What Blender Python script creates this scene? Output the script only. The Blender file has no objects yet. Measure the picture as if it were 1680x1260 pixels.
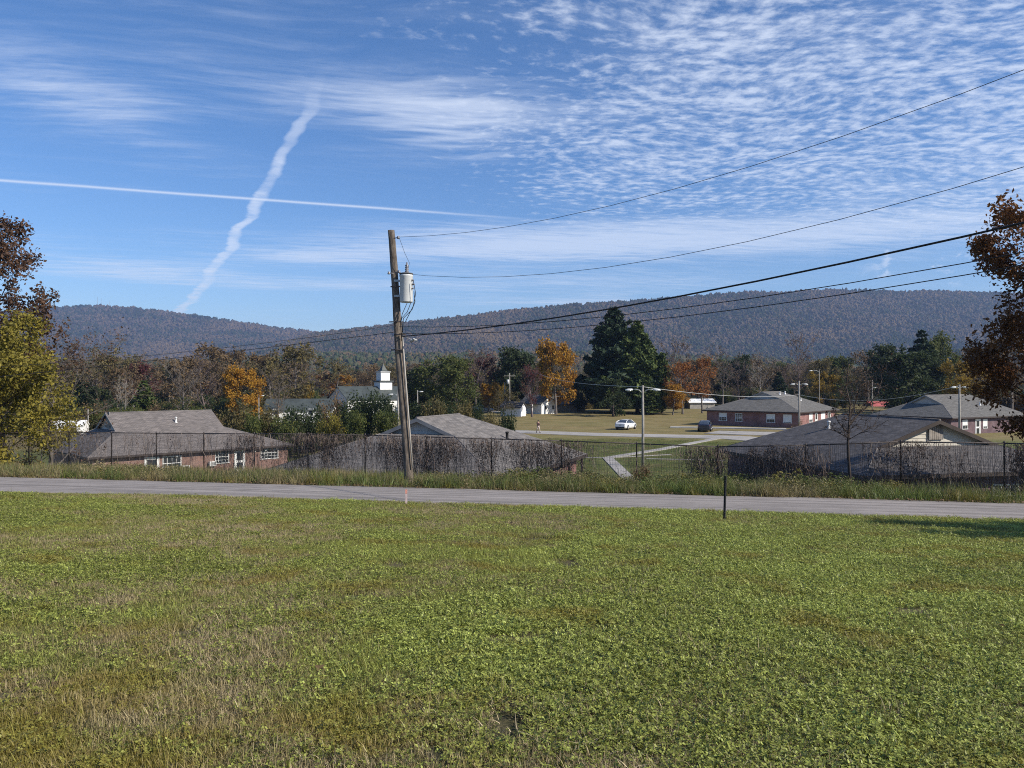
import bpy, math, random
import numpy as np
from mathutils import Vector, Matrix
R = math.radians
scene = bpy.context.scene
COL = scene.collection
F = 1240.0                       # focal length in pixels of the 1680 px wide photograph

# ------------------------------------------------------------------ camera (eye at the origin, level)
cam_d = bpy.data.cameras.new('camera'); cam = bpy.data.objects.new('camera', cam_d); COL.objects.link(cam)
cam_d.sensor_fit = 'HORIZONTAL'; cam_d.sensor_width = 36.0; cam_d.lens = 36.0 * F / 1680.0
cam_d.clip_start = 0.1; cam_d.clip_end = 30000.0
cam.location = (0, 0, 0); cam.rotation_euler = (R(90), 0, 0)
scene.camera = cam
scene.view_settings.view_transform = 'Standard'; scene.view_settings.look = 'None'
scene.view_settings.gamma = 1.0; scene.view_settings.use_curve_mapping = False
scene.view_settings.exposure = 0.50
scene.cycles.use_denoising = False; scene.cycles.filter_width = 1.05
scene.cycles.max_bounces = 6; scene.cycles.diffuse_bounces = 3; scene.cycles.glossy_bounces = 2
scene.cycles.transmission_bounces = 4; scene.cycles.transparent_max_bounces = 12; scene.cycles.volume_bounces = 0

# ------------------------------------------------------------------ node helpers
class Ex:
    """a float/colour/vector socket with arithmetic, so that materials read as formulas"""
    def __init__(s, nt, sock): s.nt = nt; s.k = sock
    def _m(s, op, *a):
        n = s.nt.nodes.new('ShaderNodeMath'); n.operation = op
        for i, v in enumerate((s,) + a):
            if isinstance(v, Ex): s.nt.links.new(v.k, n.inputs[i])
            else: n.inputs[i].default_value = v
        return Ex(s.nt, n.outputs[0])
    def __add__(s, o): return s._m('ADD', o)
    __radd__ = __add__
    def __sub__(s, o): return s._m('SUBTRACT', o)
    def __rsub__(s, o): return (s * -1.0) + o
    def __mul__(s, o): return s._m('MULTIPLY', o)
    __rmul__ = __mul__
    def __truediv__(s, o): return s._m('DIVIDE', o)
    def max(s, o): return s._m('MAXIMUM', o)
    def min(s, o): return s._m('MINIMUM', o)
    def abs(s): return s._m('ABSOLUTE')
    def exp(s): return s._m('EXPONENT')
    def frac(s): return s._m('FRACT')
    def pow(s, o): return s._m('POWER', o)
    def gt(s, o): return s._m('GREATER_THAN', o)
    def lt(s, o): return s._m('LESS_THAN', o)

def sstep(x, a, b, lo=0.0, hi=1.0):
    n = x.nt.nodes.new('ShaderNodeMapRange'); n.interpolation_type = 'SMOOTHSTEP'
    x.nt.links.new(x.k, n.inputs['Value'])
    for k, v in (('From Min', a), ('From Max', b), ('To Min', lo), ('To Max', hi)): n.inputs[k].default_value = v
    return Ex(x.nt, n.outputs['Result'])
def put(nt, sock, v):
    if isinstance(v, Ex): nt.links.new(v.k, sock)
    else:
        try: sock.default_value = v
        except Exception: sock.default_value = tuple(v) + (1.0,)
def comb(nt, x, y, z):
    n = nt.nodes.new('ShaderNodeCombineXYZ')
    for i, v in enumerate((x, y, z)): put(nt, n.inputs[i], v)
    return Ex(nt, n.outputs[0])
def sep(v):
    n = v.nt.nodes.new('ShaderNodeSeparateXYZ'); v.nt.links.new(v.k, n.inputs[0])
    return [Ex(v.nt, n.outputs[i]) for i in range(3)]
def noise(v, scale, detail=3.0, rough=0.55, dist=0.0, dims='3D'):
    n = v.nt.nodes.new('ShaderNodeTexNoise'); n.noise_dimensions = dims
    v.nt.links.new(v.k, n.inputs['Vector'])
    n.inputs['Scale'].default_value = scale; n.inputs['Detail'].default_value = detail
    n.inputs['Roughness'].default_value = rough; n.inputs['Distortion'].default_value = dist
    return Ex(v.nt, n.outputs['Fac'])
def vscale(v, sx, sy, sz):
    n = v.nt.nodes.new('ShaderNodeVectorMath'); n.operation = 'MULTIPLY'
    v.nt.links.new(v.k, n.inputs[0]); n.inputs[1].default_value = (sx, sy, sz)
    return Ex(v.nt, n.outputs[0])
def mix(nt, fac, a, b):
    n = nt.nodes.new('ShaderNodeMix'); n.data_type = 'RGBA'
    put(nt, n.inputs[0], fac); put(nt, n.inputs[6], a); put(nt, n.inputs[7], b)
    return Ex(nt, n.outputs[2])
def ramp(x, stops):
    n = x.nt.nodes.new('ShaderNodeValToRGB'); x.nt.links.new(x.k, n.inputs[0])
    cr = n.color_ramp
    while len(cr.elements) < len(stops): cr.elements.new(0.5)
    for e, (p, c) in zip(cr.elements, stops): e.position = p; e.color = (*c, 1.0)
    return Ex(x.nt, n.outputs[0])
def geo(nt, out='Position'):
    return Ex(nt, nt.nodes.new('ShaderNodeNewGeometry').outputs[out])
def texco(nt, out='Object'):
    return Ex(nt, nt.nodes.new('ShaderNodeTexCoord').outputs[out])
def objrand(nt):
    return Ex(nt, nt.nodes.new('ShaderNodeObjectInfo').outputs['Random'])
def new_mat(name):
    m = bpy.data.materials.new(name); m.use_nodes = True
    nt = m.node_tree; nt.nodes.clear()
    out = nt.nodes.new('ShaderNodeOutputMaterial')
    return m, nt, out
def principled(nt, out, color, rough=0.85, bump=None, bstr=0.4, bdist=0.02, spec=0.25, metal=0.0, coat=0.0):
    b = nt.nodes.new('ShaderNodeBsdfPrincipled')
    put(nt, b.inputs['Base Color'], color); put(nt, b.inputs['Roughness'], rough)
    b.inputs['Specular IOR Level'].default_value = spec; b.inputs['Metallic'].default_value = metal
    b.inputs['Coat Weight'].default_value = coat
    if bump is not None:
        bn = nt.nodes.new('ShaderNodeBump'); bn.inputs['Strength'].default_value = bstr; bn.inputs['Distance'].default_value = bdist
        nt.links.new(bump.k, bn.inputs['Height']); nt.links.new(bn.outputs[0], b.inputs['Normal'])
    nt.links.new(b.outputs[0], out.inputs['Surface'])
    return b
def plain(name, col, rough=0.7, var=0.25, scale=3.0, metal=0.0, spec=0.3, coat=0.0, bstr=0.0):
    """a painted / metal / wood-like surface: base colour broken up by two noises"""
    m, nt, out = new_mat(name)
    p = texco(nt)
    n = noise(p, scale, 5.0, 0.6)
    f = sstep(n, 0.3, 0.7)
    dark = tuple(c * (1 - var) for c in col); lite = tuple(min(1, c * (1 + var * 0.6)) for c in col)
    principled(nt, out, mix(nt, f, dark, lite), rough, n if bstr else None, bstr, 0.01, spec, metal, coat)
    return m

# ------------------------------------------------------------------ sun and sky
SUN_EL = R(34.0); SUN_H = Vector((0.90, -0.43, 0)).normalized()
SUN = Vector((SUN_H.x * math.cos(SUN_EL), SUN_H.y * math.cos(SUN_EL), math.sin(SUN_EL)))
sd = bpy.data.lights.new('sun', 'SUN'); sd.energy = 4.6; sd.angle = R(0.53); sd.color = (1.0, 0.93, 0.82)
so = bpy.data.objects.new('sun', sd); COL.objects.link(so); so.location = (60, -20, 60)
so.rotation_euler = SUN.to_track_quat('Z', 'Y').to_euler()

world = bpy.data.worlds.new('World'); scene.world = world; world.use_nodes = True
def build_world():
    nt = world.node_tree; nt.nodes.clear()
    out = nt.nodes.new('ShaderNodeOutputWorld'); bg = nt.nodes.new('ShaderNodeBackground')
    nt.links.new(bg.outputs[0], out.inputs[0])
    sky = nt.nodes.new('ShaderNodeTexSky'); sky.sky_type = 'NISHITA'; sky.sun_disc = False
    sky.sun_elevation = SUN_EL; sky.sun_rotation = math.atan2(SUN.x, SUN.y)
    sky.altitude = 300.0; sky.air_density = 1.0; sky.dust_density = 0.0; sky.ozone_density = 3.0
    STR = 0.10
    bg.inputs['Strength'].default_value = STR
    d = texco(nt, 'Generated')
    x, y, z = sep(d)
    zz = z.max(0.03)
    u = x / zz; v = y / zz               # where the view ray meets a flat cloud deck, in units of its height
    uv = comb(nt, u, v, 0.0)
    warp = noise(uv, 0.9, 2.0, 0.5) - 0.5
    # --- altocumulus: small cells in rows, thick to the right (west), thinning out to the left
    big = noise(comb(nt, u * 0.45 + 3.1, v * 0.45 + 1.7, 0.0), 1.0, 3.0, 0.55)
    e_alto = sstep(u + big * 2.1 - 0.90, -0.85, 0.85)
    e_alto = e_alto * sstep(v + big * 1.2, 4.0, 6.4, 1.0, 0.12)
    e_alto = e_alto * sstep(v + u * 0.35, 1.7, 2.6, 0.80, 1.0)
    wu = u + warp * 0.35 ; wv = v + warp * 0.5
    cells = noise(comb(nt, wu * 14.0 + wv * 1.2, wv * 17.0 - wu * 1.6, 0.0), 1.0, 4.0, 0.60)
    rows = noise(comb(nt, wu * 2.6 + wv * 0.5, wv * 4.2 - wu * 0.5, 5.0), 1.0, 3.0, 0.6)
    a_alto = sstep(cells * 0.74 + rows * 0.34 + e_alto * 0.24, 0.645, 0.97) * sstep(e_alto, 0.03, 0.5)
    # --- cirrus: long fibres and thin veils
    fib = noise(comb(nt, wu * 0.8 + wv * 0.12, wv * 4.5 - wu * 1.1, 2.0), 1.0, 5.0, 0.62, 0.4)
    fib2 = noise(comb(nt, wu * 3.4, wv * 13.0 - wu * 2.0, 9.0), 1.0, 4.0, 0.65)
    veil = noise(comb(nt, u * 0.55 - 1.3, v * 0.6 + 4.2, 3.0), 1.0, 3.0, 0.5)
    def blob(cu, cv, su, sv, amp, tilt=0.0):
        du = (u - cu) / su; dv = (v - cv - (u - cu) * tilt) / sv
        return ((du * du + dv * dv) * -1.0).exp() * amp
    e_ci = sstep(veil, 0.38, 0.75) * 0.50
    for b in ((-1.55, 2.55, 0.30, 0.55, 0.75, 0.0), (-0.75, 2.62, 0.65, 0.28, 0.65, -0.05), (-0.1, 2.75, 0.55, 0.22, 0.55, 0.1),
              (-0.25, 3.05, 0.35, 0.42, 0.65, 0.0), (1.2, 5.2, 2.2, 0.75, 1.6, -0.18), (0.8, 7.3, 1.5, 0.9, 0.85, -0.1),
              (-3.4, 6.6, 0.9, 0.9, 0.95, 0.15), (-1.6, 6.0, 0.8, 0.50, 0.8, 0.0), (-1.7, 7.6, 1.3, 0.65, 0.85, 0.0),
              (0.9, 9.3, 2.2, 0.7, 0.6, 0.0), (3.6, 3.5, 1.3, 1.3, 0.5, 0.0)):
        e_ci = e_ci + blob(*b)
    a_ci = sstep(fib * 0.50 + fib2 * 0.50 + e_ci * 0.22, 0.48, 0.92) * e_ci.min(1.0)
    wave = (noise(comb(nt, wu * 1.5, wv * 7.5 + wu * 0.6, 7.0), 1.0, 2.0, 0.5))
    a_wave = sstep(wave, 0.50, 0.68) * (blob(-0.25, 2.95, 0.34, 0.36, 0.8))
    # --- two condensation trails: an old wide one drifting into a wavy band and a fresh thin one
    wob = noise(comb(nt, 0.0, v * 0.85, 0.0), 1.0, 4.0, 0.55) - 0.5
    frz = noise(comb(nt, u * 5.0, v * 5.0, 1.0), 1.0, 4.0, 0.65)
    c0 = u + 0.567 + (v - 2.38) * 0.50 - wob * 0.26 + (v - 2.38) * (v - 10.8) * 0.0045
    w0 = 0.004 + v * 0.0056 + (noise(comb(nt, 1.0, v * 3.1, 2.0), 1.0, 2.0, 0.5) - 0.5) * v * 0.008
    c0 = c0 + (frz - 0.5) * v * 0.012
    a_old = sstep((c0 * c0) / (w0 * w0), 0.0, 2.8, 1.0, 0.0) * sstep(frz, 0.22, 0.60, 0.25, 1.0) * sstep(v, 2.30, 3.3, 0.0, 0.66) * sstep(noise(comb(nt, u * 1.5, v * 1.5, 6.0), 1.0, 3.0, 0.6), 0.30, 0.55, 0.45, 1.0)
    c1 = v - 3.71 - (u + 2.515) * 0.335 + (noise(comb(nt, u * 2.0, 0.0, 4.0), 1.0, 3.0, 0.5) - 0.5) * 0.03
    a_new = ((c1 * c1) / (0.030 * 0.030) * -1.0).exp() * sstep(u, -0.9, 0.3, 0.66, 0.0)
    # --- a few low cumulus heads standing over the far ridge
    el = z / (x * x + y * y).pow(0.5)
    cu_n = noise(comb(nt, x * 22.0, y * 22.0, z * 40.0), 1.0, 4.0, 0.6)
    e_cu = sstep(el, 0.105, 0.135) * sstep(el, 0.150, 0.185, 1.0, 0.0) * sstep(noise(comb(nt, x * 5.0, y * 5.0, 8.0), 1.0, 1.0, 0.5), 0.50, 0.58) * sstep(x / y.abs().max(0.01), 0.36, 0.46)
    a_cu = sstep(cu_n, 0.54, 0.64) * e_cu * 0.75
    one = lambda a: (a * -1.0) + 1.0
    clear = one(a_alto * 0.68) * one((a_ci * 0.62).min(1.0)) * one(a_wave * 0.6) * one(a_old) * one(a_new) * one(a_cu)
    alpha = one(clear) * sstep(z, 0.0, 0.06)
    base = Ex(nt, sky.outputs[0])
    hs = nt.nodes.new('ShaderNodeHueSaturation'); hs.inputs['Saturation'].default_value = 1.18; hs.inputs['Value'].default_value = 0.92
    nt.links.new(base.k, hs.inputs['Color'])
    cloud = tuple(c / STR for c in (0.62, 0.68, 0.79))
    nt.links.new(mix(nt, alpha, vscale(Ex(nt, hs.outputs[0]), 0.94, 0.97, 1.10), cloud).k, bg.inputs['Color'])
build_world()

# ------------------------------------------------------------------ numpy value noise
def _hash(ix, iy, seed):
    h = (ix.astype(np.int64) * 374761393 + iy.astype(np.int64) * 668265263 + seed * 982451653) & 0xFFFFFFFF
    h = ((h ^ (h >> 13)) * 1274126177) & 0xFFFFFFFF
    return ((h ^ (h >> 16)) & 0xFFFF) / 65535.0
def vnoise(x, y, seed=0):
    x = np.asarray(x, float); y = np.asarray(y, float)
    ix = np.floor(x); iy = np.floor(y); fx = x - ix; fy = y - iy
    fx = fx * fx * (3 - 2 * fx); fy = fy * fy * (3 - 2 * fy)
    a = _hash(ix, iy, seed); b = _hash(ix + 1, iy, seed); c = _hash(ix, iy + 1, seed); d = _hash(ix + 1, iy + 1, seed)
    return (a * (1 - fx) + b * fx) * (1 - fy) + (c * (1 - fx) + d * fx) * fy
def fbm(x, y, seed=0, oct=4, rough=0.5):
    s = 0.0; a = 1.0; t = 0.0
    for i in range(oct):
        s = s + a * vnoise(np.asarray(x) * 2 ** i, np.asarray(y) * 2 ** i, seed + i * 17); t += a; a *= rough
    return s / t
def sm(x, a, b):
    t = np.clip((np.asarray(x, float) - a) / (b - a), 0, 1); return t * t * (3 - 2 * t)

# ------------------------------------------------------------------ lie of the land
def at(px, py, Y):
    """the point at depth Y that is seen at pixel (px, py) of the photograph"""
    return Vector(((px - 840.0) / F * Y, Y, (630.0 - py) / F * Y))
RD = np.array((-0.9835, 0.181)); RN = np.array((0.181, 0.9835)); RP = np.array((-2.67, 19.5))   # road
FD = np.array((-0.9325, 0.361)); FN = np.array((0.361, 0.9325)); FP = np.array((4.75, 28.8))    # fence
def s_road(x, y): return RN[0] * (x - RP[0]) + RN[1] * (y - RP[1])
def q_fence(x, y): return FN[0] * (x - FP[0]) + FN[1] * (y - FP[1])
ROADW = 4.4
def valley(x, y):
    z = -6.7 - 2.25 * sm(-np.asarray(x, float) - 0.12 * np.asarray(y, float), 4.0, 16.0) * (1 - sm(y, 110, 190))
    z = z + 0.0115 * np.clip(np.asarray(y, float) - 125, 0, 140)
    return z
def ground(x, y):
    x = np.asarray(x, float); y = np.asarray(y, float)
    s = s_road(x, y); q = q_fence(x, y)
    lawn = -3.08 - 0.0791 * s + 0.05 * (fbm(x * 0.35, y * 0.35, 3, 3) - 0.5) * sm(-s, 0, 2)
    lawn = np.where(s < -40, -3.08 + 0.0791 * 40 + 0.02 * (-s - 40), lawn)
    road = -3.08 - 0.05 * s
    verge = -3.3 - 0.11 * (s - ROADW) + 0.08 * (fbm(x * 0.8, y * 0.8, 5, 3) - 0.5) * sm(s, ROADW, ROADW + 1)
    z = np.where(s < 0, lawn, np.where(s < ROADW, road, np.maximum(verge, -6.5)))
    k = sm(q, 0.2, 4.0)
    v = valley(x, y) + 0.15 * (fbm(x * 0.05, y * 0.05, 8, 3) - 0.5)
    return z * (1 - k) + v * k
def gz(x, y): return float(ground(np.array([x]), np.array([y]))[0])
def gpt(px, Y):
    x = (px - 840.0) / F * Y
    return Vector((x, Y, gz(x, Y)))
def along_line(P, D, px):
    """where the view ray at column px crosses the ground-plan line P + t D"""
    k = (px - 840.0) / F
    t = (k * P[1] - P[0]) / (D[0] - k * D[1])
    return t, (P[0] + t * D[0], P[1] + t * D[1])

# ------------------------------------------------------------------ mesh helpers
class MB:
    """collects boxes, tubes and faces and links them as ONE mesh object"""
    def __init__(s): s.v = []; s.f = []; s.m = []; s.uv = []; s.sm = []
    def face(s, pts, mi=0, uv=None, smooth=False):
        b = len(s.v); s.v.extend([tuple(p) for p in pts]); s.f.append(tuple(range(b, b + len(pts)))); s.m.append(mi)
        s.uv.append(uv); s.sm.append(smooth)
    def grid(s, rows, mi=0, closed=False, smooth=True, cap=False):
        b = len(s.v); n = len(rows[0])
        for r in rows: s.v.extend([tuple(p) for p in r])
        for i in range(len(rows) - 1):
            for j in range(n if closed else n - 1):
                a = b + i * n + j; c = b + i * n + (j + 1) % n
                s.f.append((a, c, c + n, a + n)); s.m.append(mi); s.uv.append(None); s.sm.append(smooth)
        if cap:
            s.f.append(tuple(b + j for j in reversed(range(n)))); s.m.append(mi); s.uv.append(None); s.sm.append(False)
            s.f.append(tuple(b + (len(rows) - 1) * n + j for j in range(n))); s.m.append(mi); s.uv.append(None); s.sm.append(False)
    def box(s, c, size, mi=0, rot=None, taper=1.0):
        hx, hy, hz = (d / 2 for d in size); c = Vector(c)
        P = []
        for z, t in ((-hz, 1.0), (hz, taper)):
            for x, y in ((-hx, -hy), (hx, -hy), (hx, hy), (-hx, hy)):
                p = Vector((x * t, y * t, z)); P.append(c + (rot @ p if rot is not None else p))
        b = len(s.v); s.v.extend([tuple(p) for p in P])
        for q in ((3, 2, 1, 0), (4, 5, 6, 7), (0, 1, 5, 4), (1, 2, 6, 5), (2, 3, 7, 6), (3, 0, 4, 7)):
            s.f.append(tuple(b + i for i in q)); s.m.append(mi); s.uv.append(None); s.sm.append(False)
    def tube(s, pts, rad, n=8, mi=0, cap=True, smooth=True):
        pts = [Vector(p) for p in pts]
        if not hasattr(rad, '__len__'): rad = [rad] * len(pts)
        rows = []; ref = None
        for i, p in enumerate(pts):
            t = (pts[min(i + 1, len(pts) - 1)] - pts[max(i - 1, 0)])
            t = t.normalized() if t.length > 1e-9 else Vector((0, 0, 1))
            if ref is None: ref = t.orthogonal().normalized()
            u = (ref - t * ref.dot(t)); u = u.normalized() if u.length > 1e-6 else t.orthogonal().normalized()
            ref = u; w = t.cross(u)
            rows.append([p + (u * math.cos(2 * math.pi * k / n) + w * math.sin(2 * math.pi * k / n)) * rad[i] for k in range(n)])
        s.grid(rows, mi, True, smooth, cap)
    def lathe(s, c, prof, n=16, mi=0, axis=Vector((0, 0, 1)), smooth=True):
        s.tube([Vector(c) + axis * h for h, r in prof], [r for h, r in prof], n, mi, True, smooth)
    def build(s, name, mats, parent=None, label=None, kind=None):
        me = bpy.data.meshes.new(name)
        me.from_pydata(s.v, [], s.f)
        for m in (mats if isinstance(mats, (list, tuple)) else [mats]): me.materials.append(m)
        me.polygons.foreach_set('material_index', s.m)
        me.polygons.foreach_set('use_smooth', s.sm)
        if any(u is not None for u in s.uv):
            ul = me.uv_layers.new(name='UVMap')
            flat = []
            for f, u in zip(s.f, s.uv): flat.extend(u if u is not None else [(0, 0)] * len(f))
            ul.data.foreach_set('uv', np.array(flat, float).ravel())
        me.update()
        return link(name, me, parent, label, kind)
def link(name, me, parent=None, label=None, kind=None):
    o = bpy.data.objects.new(name, me); COL.objects.link(o)
    if parent is not None: o.parent = parent
    if label: o['label'] = label
    if kind: o['kind'] = kind
    return o
def np_mesh(name, V, Fq, mats, smooth=False, uvs=None):
    """fast mesh from numpy: V (n,3), Fq (m,3|4) vertex numbers"""
    me = bpy.data.meshes.new(name)
    V = np.asarray(V, np.float32); Fq = np.asarray(Fq, np.int32); k = Fq.shape[1]
    me.vertices.add(len(V)); me.vertices.foreach_set('co', V.ravel())
    me.loops.add(Fq.size); me.loops.foreach_set('vertex_index', Fq.ravel())
    me.polygons.add(len(Fq)); me.polygons.foreach_set('loop_start', np.arange(0, Fq.size, k, dtype=np.int32))
    me.polygons.foreach_set('use_smooth', np.full(len(Fq), smooth))
    for m in (mats if isinstance(mats, (list, tuple)) else [mats]): me.materials.append(m)
    me.update(calc_edges=True)
    return me
def thing(name, label, cat, loc=(0, 0, 0), rotz=0.0, group=None):
    o = bpy.data.objects.new(name, None); COL.objects.link(o)
    o.location = loc; o.rotation_euler = (0, 0, rotz); o.empty_display_size = 0.3
    o['label'] = label; o['category'] = cat
    if group: o['group'] = group
    return o
def tag(o, label, cat, group=None, kind=None):
    o['label'] = label
    if cat: o['category'] = cat
    if group: o['group'] = group
    if kind: o['kind'] = kind
    return o
def dup(root, loc, rotz, label, group=None, scale=None, name=None):
    r = root.copy(); COL.objects.link(r); r.location = loc; r.rotation_euler = (0, 0, rotz); r['label'] = label
    if name: r.name = name
    if scale is not None: r.scale = scale if hasattr(scale, '__len__') else (scale,) * 3
    if group: r['group'] = group
    for ch in list(root.children):
        c = ch.copy(); COL.objects.link(c); c.parent = r
        for g in ch.children:
            d = g.copy(); COL.objects.link(d); d.parent = c
    return r

# scatter: instances of prototype meshes on points (stuff nobody could count)
PROTO_COLS = {}
def proto_collection(name, objs):
    c = bpy.data.collections.new(name)
    for i, (nm, me) in enumerate(objs):
        o = bpy.data.objects.new('%s_%02d' % (nm, i), me); c.objects.link(o)
    return c
def scatter(name, pts, rotz, scl, idx, coll, tilt=None):
    n = len(pts)
    me = bpy.data.meshes.new(name); me.vertices.add(n); me.vertices.foreach_set('co', np.asarray(pts, np.float32).ravel())
    a = me.attributes.new('rot', 'FLOAT_VECTOR', 'POINT')
    rot = np.zeros((n, 3), np.float32); rot[:, 2] = rotz
    if tilt is not None: rot[:, :2] = tilt
    a.data.foreach_set('vector', rot.ravel())
    a = me.attributes.new('scl', 'FLOAT_VECTOR', 'POINT')
    S = np.asarray(scl, np.float32); S = np.repeat(S[:, None], 3, 1) if S.ndim == 1 else S
    a.data.foreach_set('vector', S.ravel())
    a = me.attributes.new('idx', 'INT', 'POINT'); a.data.foreach_set('value', np.asarray(idx, np.int32))
    me.update()
    o = link(name, me)
    ng = bpy.data.node_groups.new(name, 'GeometryNodeTree')
    ng.interface.new_socket('Geometry', in_out='INPUT', socket_type='NodeSocketGeometry')
    ng.interface.new_socket('Geometry', in_out='OUTPUT', socket_type='NodeSocketGeometry')
    N = ng.nodes; gi = N.new('NodeGroupInput'); go = N.new('NodeGroupOutput')
    iop = N.new('GeometryNodeInstanceOnPoints'); ci = N.new('GeometryNodeCollectionInfo')
    ci.inputs['Collection'].default_value = coll; ci.inputs['Separate Children'].default_value = True; ci.inputs['Reset Children'].default_value = True
    iop.inputs['Pick Instance'].default_value = True
    def attr(nm, ty):
        k = N.new('GeometryNodeInputNamedAttribute'); k.data_type = ty; k.inputs['Name'].default_value = nm
        return next(s for s in k.outputs if s.enabled)
    L = ng.links
    L.new(gi.outputs[0], iop.inputs['Points']); L.new(ci.outputs[0], iop.inputs['Instance'])
    L.new(attr('idx', 'INT'), iop.inputs['Instance Index'])
    e2r = N.new('FunctionNodeEulerToRotation'); L.new(attr('rot', 'FLOAT_VECTOR'), e2r.inputs[0]); L.new(e2r.outputs[0], iop.inputs['Rotation'])
    L.new(attr('scl', 'FLOAT_VECTOR'), iop.inputs['Scale'])
    L.new(iop.outputs[0], go.inputs[0])
    md = o.modifiers.new('scatter', 'NODES'); md.node_group = ng
    return o
# ================================================================== ground, road, valley roads, hills
def grid_mesh(xs, ys, zf, mats, name):
    X, Y = np.meshgrid(xs, ys); Z = zf(X, Y)
    V = np.stack([X, Y, Z], -1).reshape(-1, 3)
    ny, nx = X.shape; i = np.arange(nx - 1)[None, :] + nx * np.arange(ny - 1)[:, None]
    Fq = np.stack([i, i + 1, i + nx + 1, i + nx], -1).reshape(-1, 4)
    return np_mesh(name, V, Fq, mats, True)

def mat_ground():
    m, nt, out = new_mat('ground_turf')
    p = geo(nt); x, y, z = sep(p)
    n1 = noise(p, 0.35, 5.0, 0.6); n2 = noise(p, 3.0, 4.0, 0.65); n3 = noise(p, 24.0, 3.0, 0.7); nb = noise(p, 0.045, 3.0, 0.55)
    streak = noise(comb(nt, x * 0.05, y * 0.35, 0.0), 1.0, 4.0, 0.6)
    f = sstep(n1 * 0.55 + n2 * 0.3 + n3 * 0.25, 0.40, 0.68)
    turf = mix(nt, f, (0.045, 0.044, 0.020), (0.125, 0.105, 0.058))
    green = mix(nt, f, (0.085, 0.105, 0.030), (0.150, 0.155, 0.055))
    tan = mix(nt, f, (0.170, 0.130, 0.056), (0.262, 0.200, 0.094))
    # valley: green mown lawn near the houses, pale dry field farther out
    dry = sstep(y + (nb - 0.5) * 26.0 + x * 0.10, 84.0, 100.0)
    streaked = mix(nt, sstep(streak, 0.35, 0.7), tan, mix(nt, 0.5, tan, green))
    val = mix(nt, dry, green, streaked)
    val = mix(nt, sstep(y, 180.0, 230.0), val, (0.05, 0.052, 0.026))
    q = (x - FP[0]) * FN[0] + (y - FP[1]) * FN[1]
    c = mix(nt, sstep(q, 1.5, 6.0), turf, val)
    principled(nt, out, c, 0.95, n2 * 0.6 + n3 * 0.5, 0.8, 0.05, 0.1)
    return m
M_GROUND = mat_ground()
xs = np.concatenate([np.arange(-9000, -900, 700.), np.arange(-900, -150, 60.), np.arange(-150, -42, 6.), np.arange(-42, 42, 0.5), np.arange(42, 150, 6.), np.arange(150, 900, 60.), np.arange(900, 9001, 700.)])
ys = np.concatenate([np.arange(-3000, -150, 450.), np.arange(-150, -10, 10.), np.arange(-10, 50, 0.5), np.arange(50, 200, 3.), np.arange(200, 700, 25.), np.arange(700, 9001, 550.)])
gm = grid_mesh(xs, ys, lambda X, Y: ground(X, Y) - 0.05 * ((s_road(X, Y) > -0.05) & (s_road(X, Y) < ROADW + 0.05)), M_GROUND, 'ground')
g = link('ground', gm, kind='structure')

def mat_asphalt(name, base, along, seams=()):
    m, nt, out = new_mat(name)
    p = geo(nt); x, y, z = sep(p)
    u = x * along[0] + y * along[1]; v = x * -along[1] + y * along[0]
    n1 = noise(p, 60.0, 2.0, 0.8); n2 = noise(p, 0.8, 4.0, 0.6)
    st = noise(comb(nt, u * 0.06, v * 3.2, 0.0), 1.0, 5.0, 0.68)
    f = n1 * 0.30 + n2 * 0.30 + st * 0.75 - 0.10
    c = mix(nt, sstep(f, 0.42, 0.74), tuple(k * 0.66 for k in base), tuple(k * 1.25 for k in base))
    crack = noise(comb(nt, u * 0.35, v * 0.9, 3.0), 1.0, 5.0, 0.7)
    ck = sstep((crack - 0.5).abs(), 0.0, 0.006, 0.45, 0.0)
    c = mix(nt, ck, c, tuple(k * 0.35 for k in base))
    for s0, amp, u0, u1, sl in seams:      # tarred cracks wandering along the lane
        w = noise(comb(nt, u * 0.22, 0.0, s0), 1.0, 4.0, 0.6) - 0.5
        dd = (v * -1.0 - (18.70 + s0) - w * amp - u * sl).abs()
        c = mix(nt, sstep(dd, 0.02, 0.055, 0.75, 0.0) * sstep(u, u0, u0 + 2.0) * sstep(u, u1 - 2.0, u1, 1.0, 0.0), c, tuple(k * 0.30 for k in base))
    principled(nt, out, c, 0.9, n1, 0.5, 0.01, 0.2)
    return m
M_ROAD = mat_asphalt('worn_asphalt', (0.275, 0.245, 0.222), (RD[0], RD[1]), ((1.9, 1.2, 9.0, 24.0, 0.0), (2.6, 0.8, 9.5, 15.5, 0.22), (3.4, 0.9, -14.0, 2.0, 0.01), (0.9, 1.0, -6.0, 8.0, -0.02)))
M_CONC = mat_asphalt('pale_concrete', (0.36, 0.335, 0.305), (1.0, 0.05))
# the lane in front: edge wanders where grass creeps in; bell-mouth to the left as in the photograph
mb = MB(); rows = []
for t in np.arange(-60, 120, 0.6):
    c = RP + RD * t
    e0 = -0.10 + 0.30 * (fbm(t * 0.5, 0.0, 21, 3) - 0.5); e1 = ROADW + 0.35 * (fbm(t * 0.45, 5.0, 22, 3) - 0.5)
    row = []
    for k in range(7):
        w = e0 + (e1 - e0) * k / 6; p = c + RN * w
        row.append((p[0], p[1], -3.08 - 0.05 * min(max(w, 0), ROADW) + 0.015 * math.sin(math.pi * k / 6)))
    rows.append(row)
mb.grid(list(reversed(rows)))
mb.build('road', M_ROAD, kind='structure')

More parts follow.
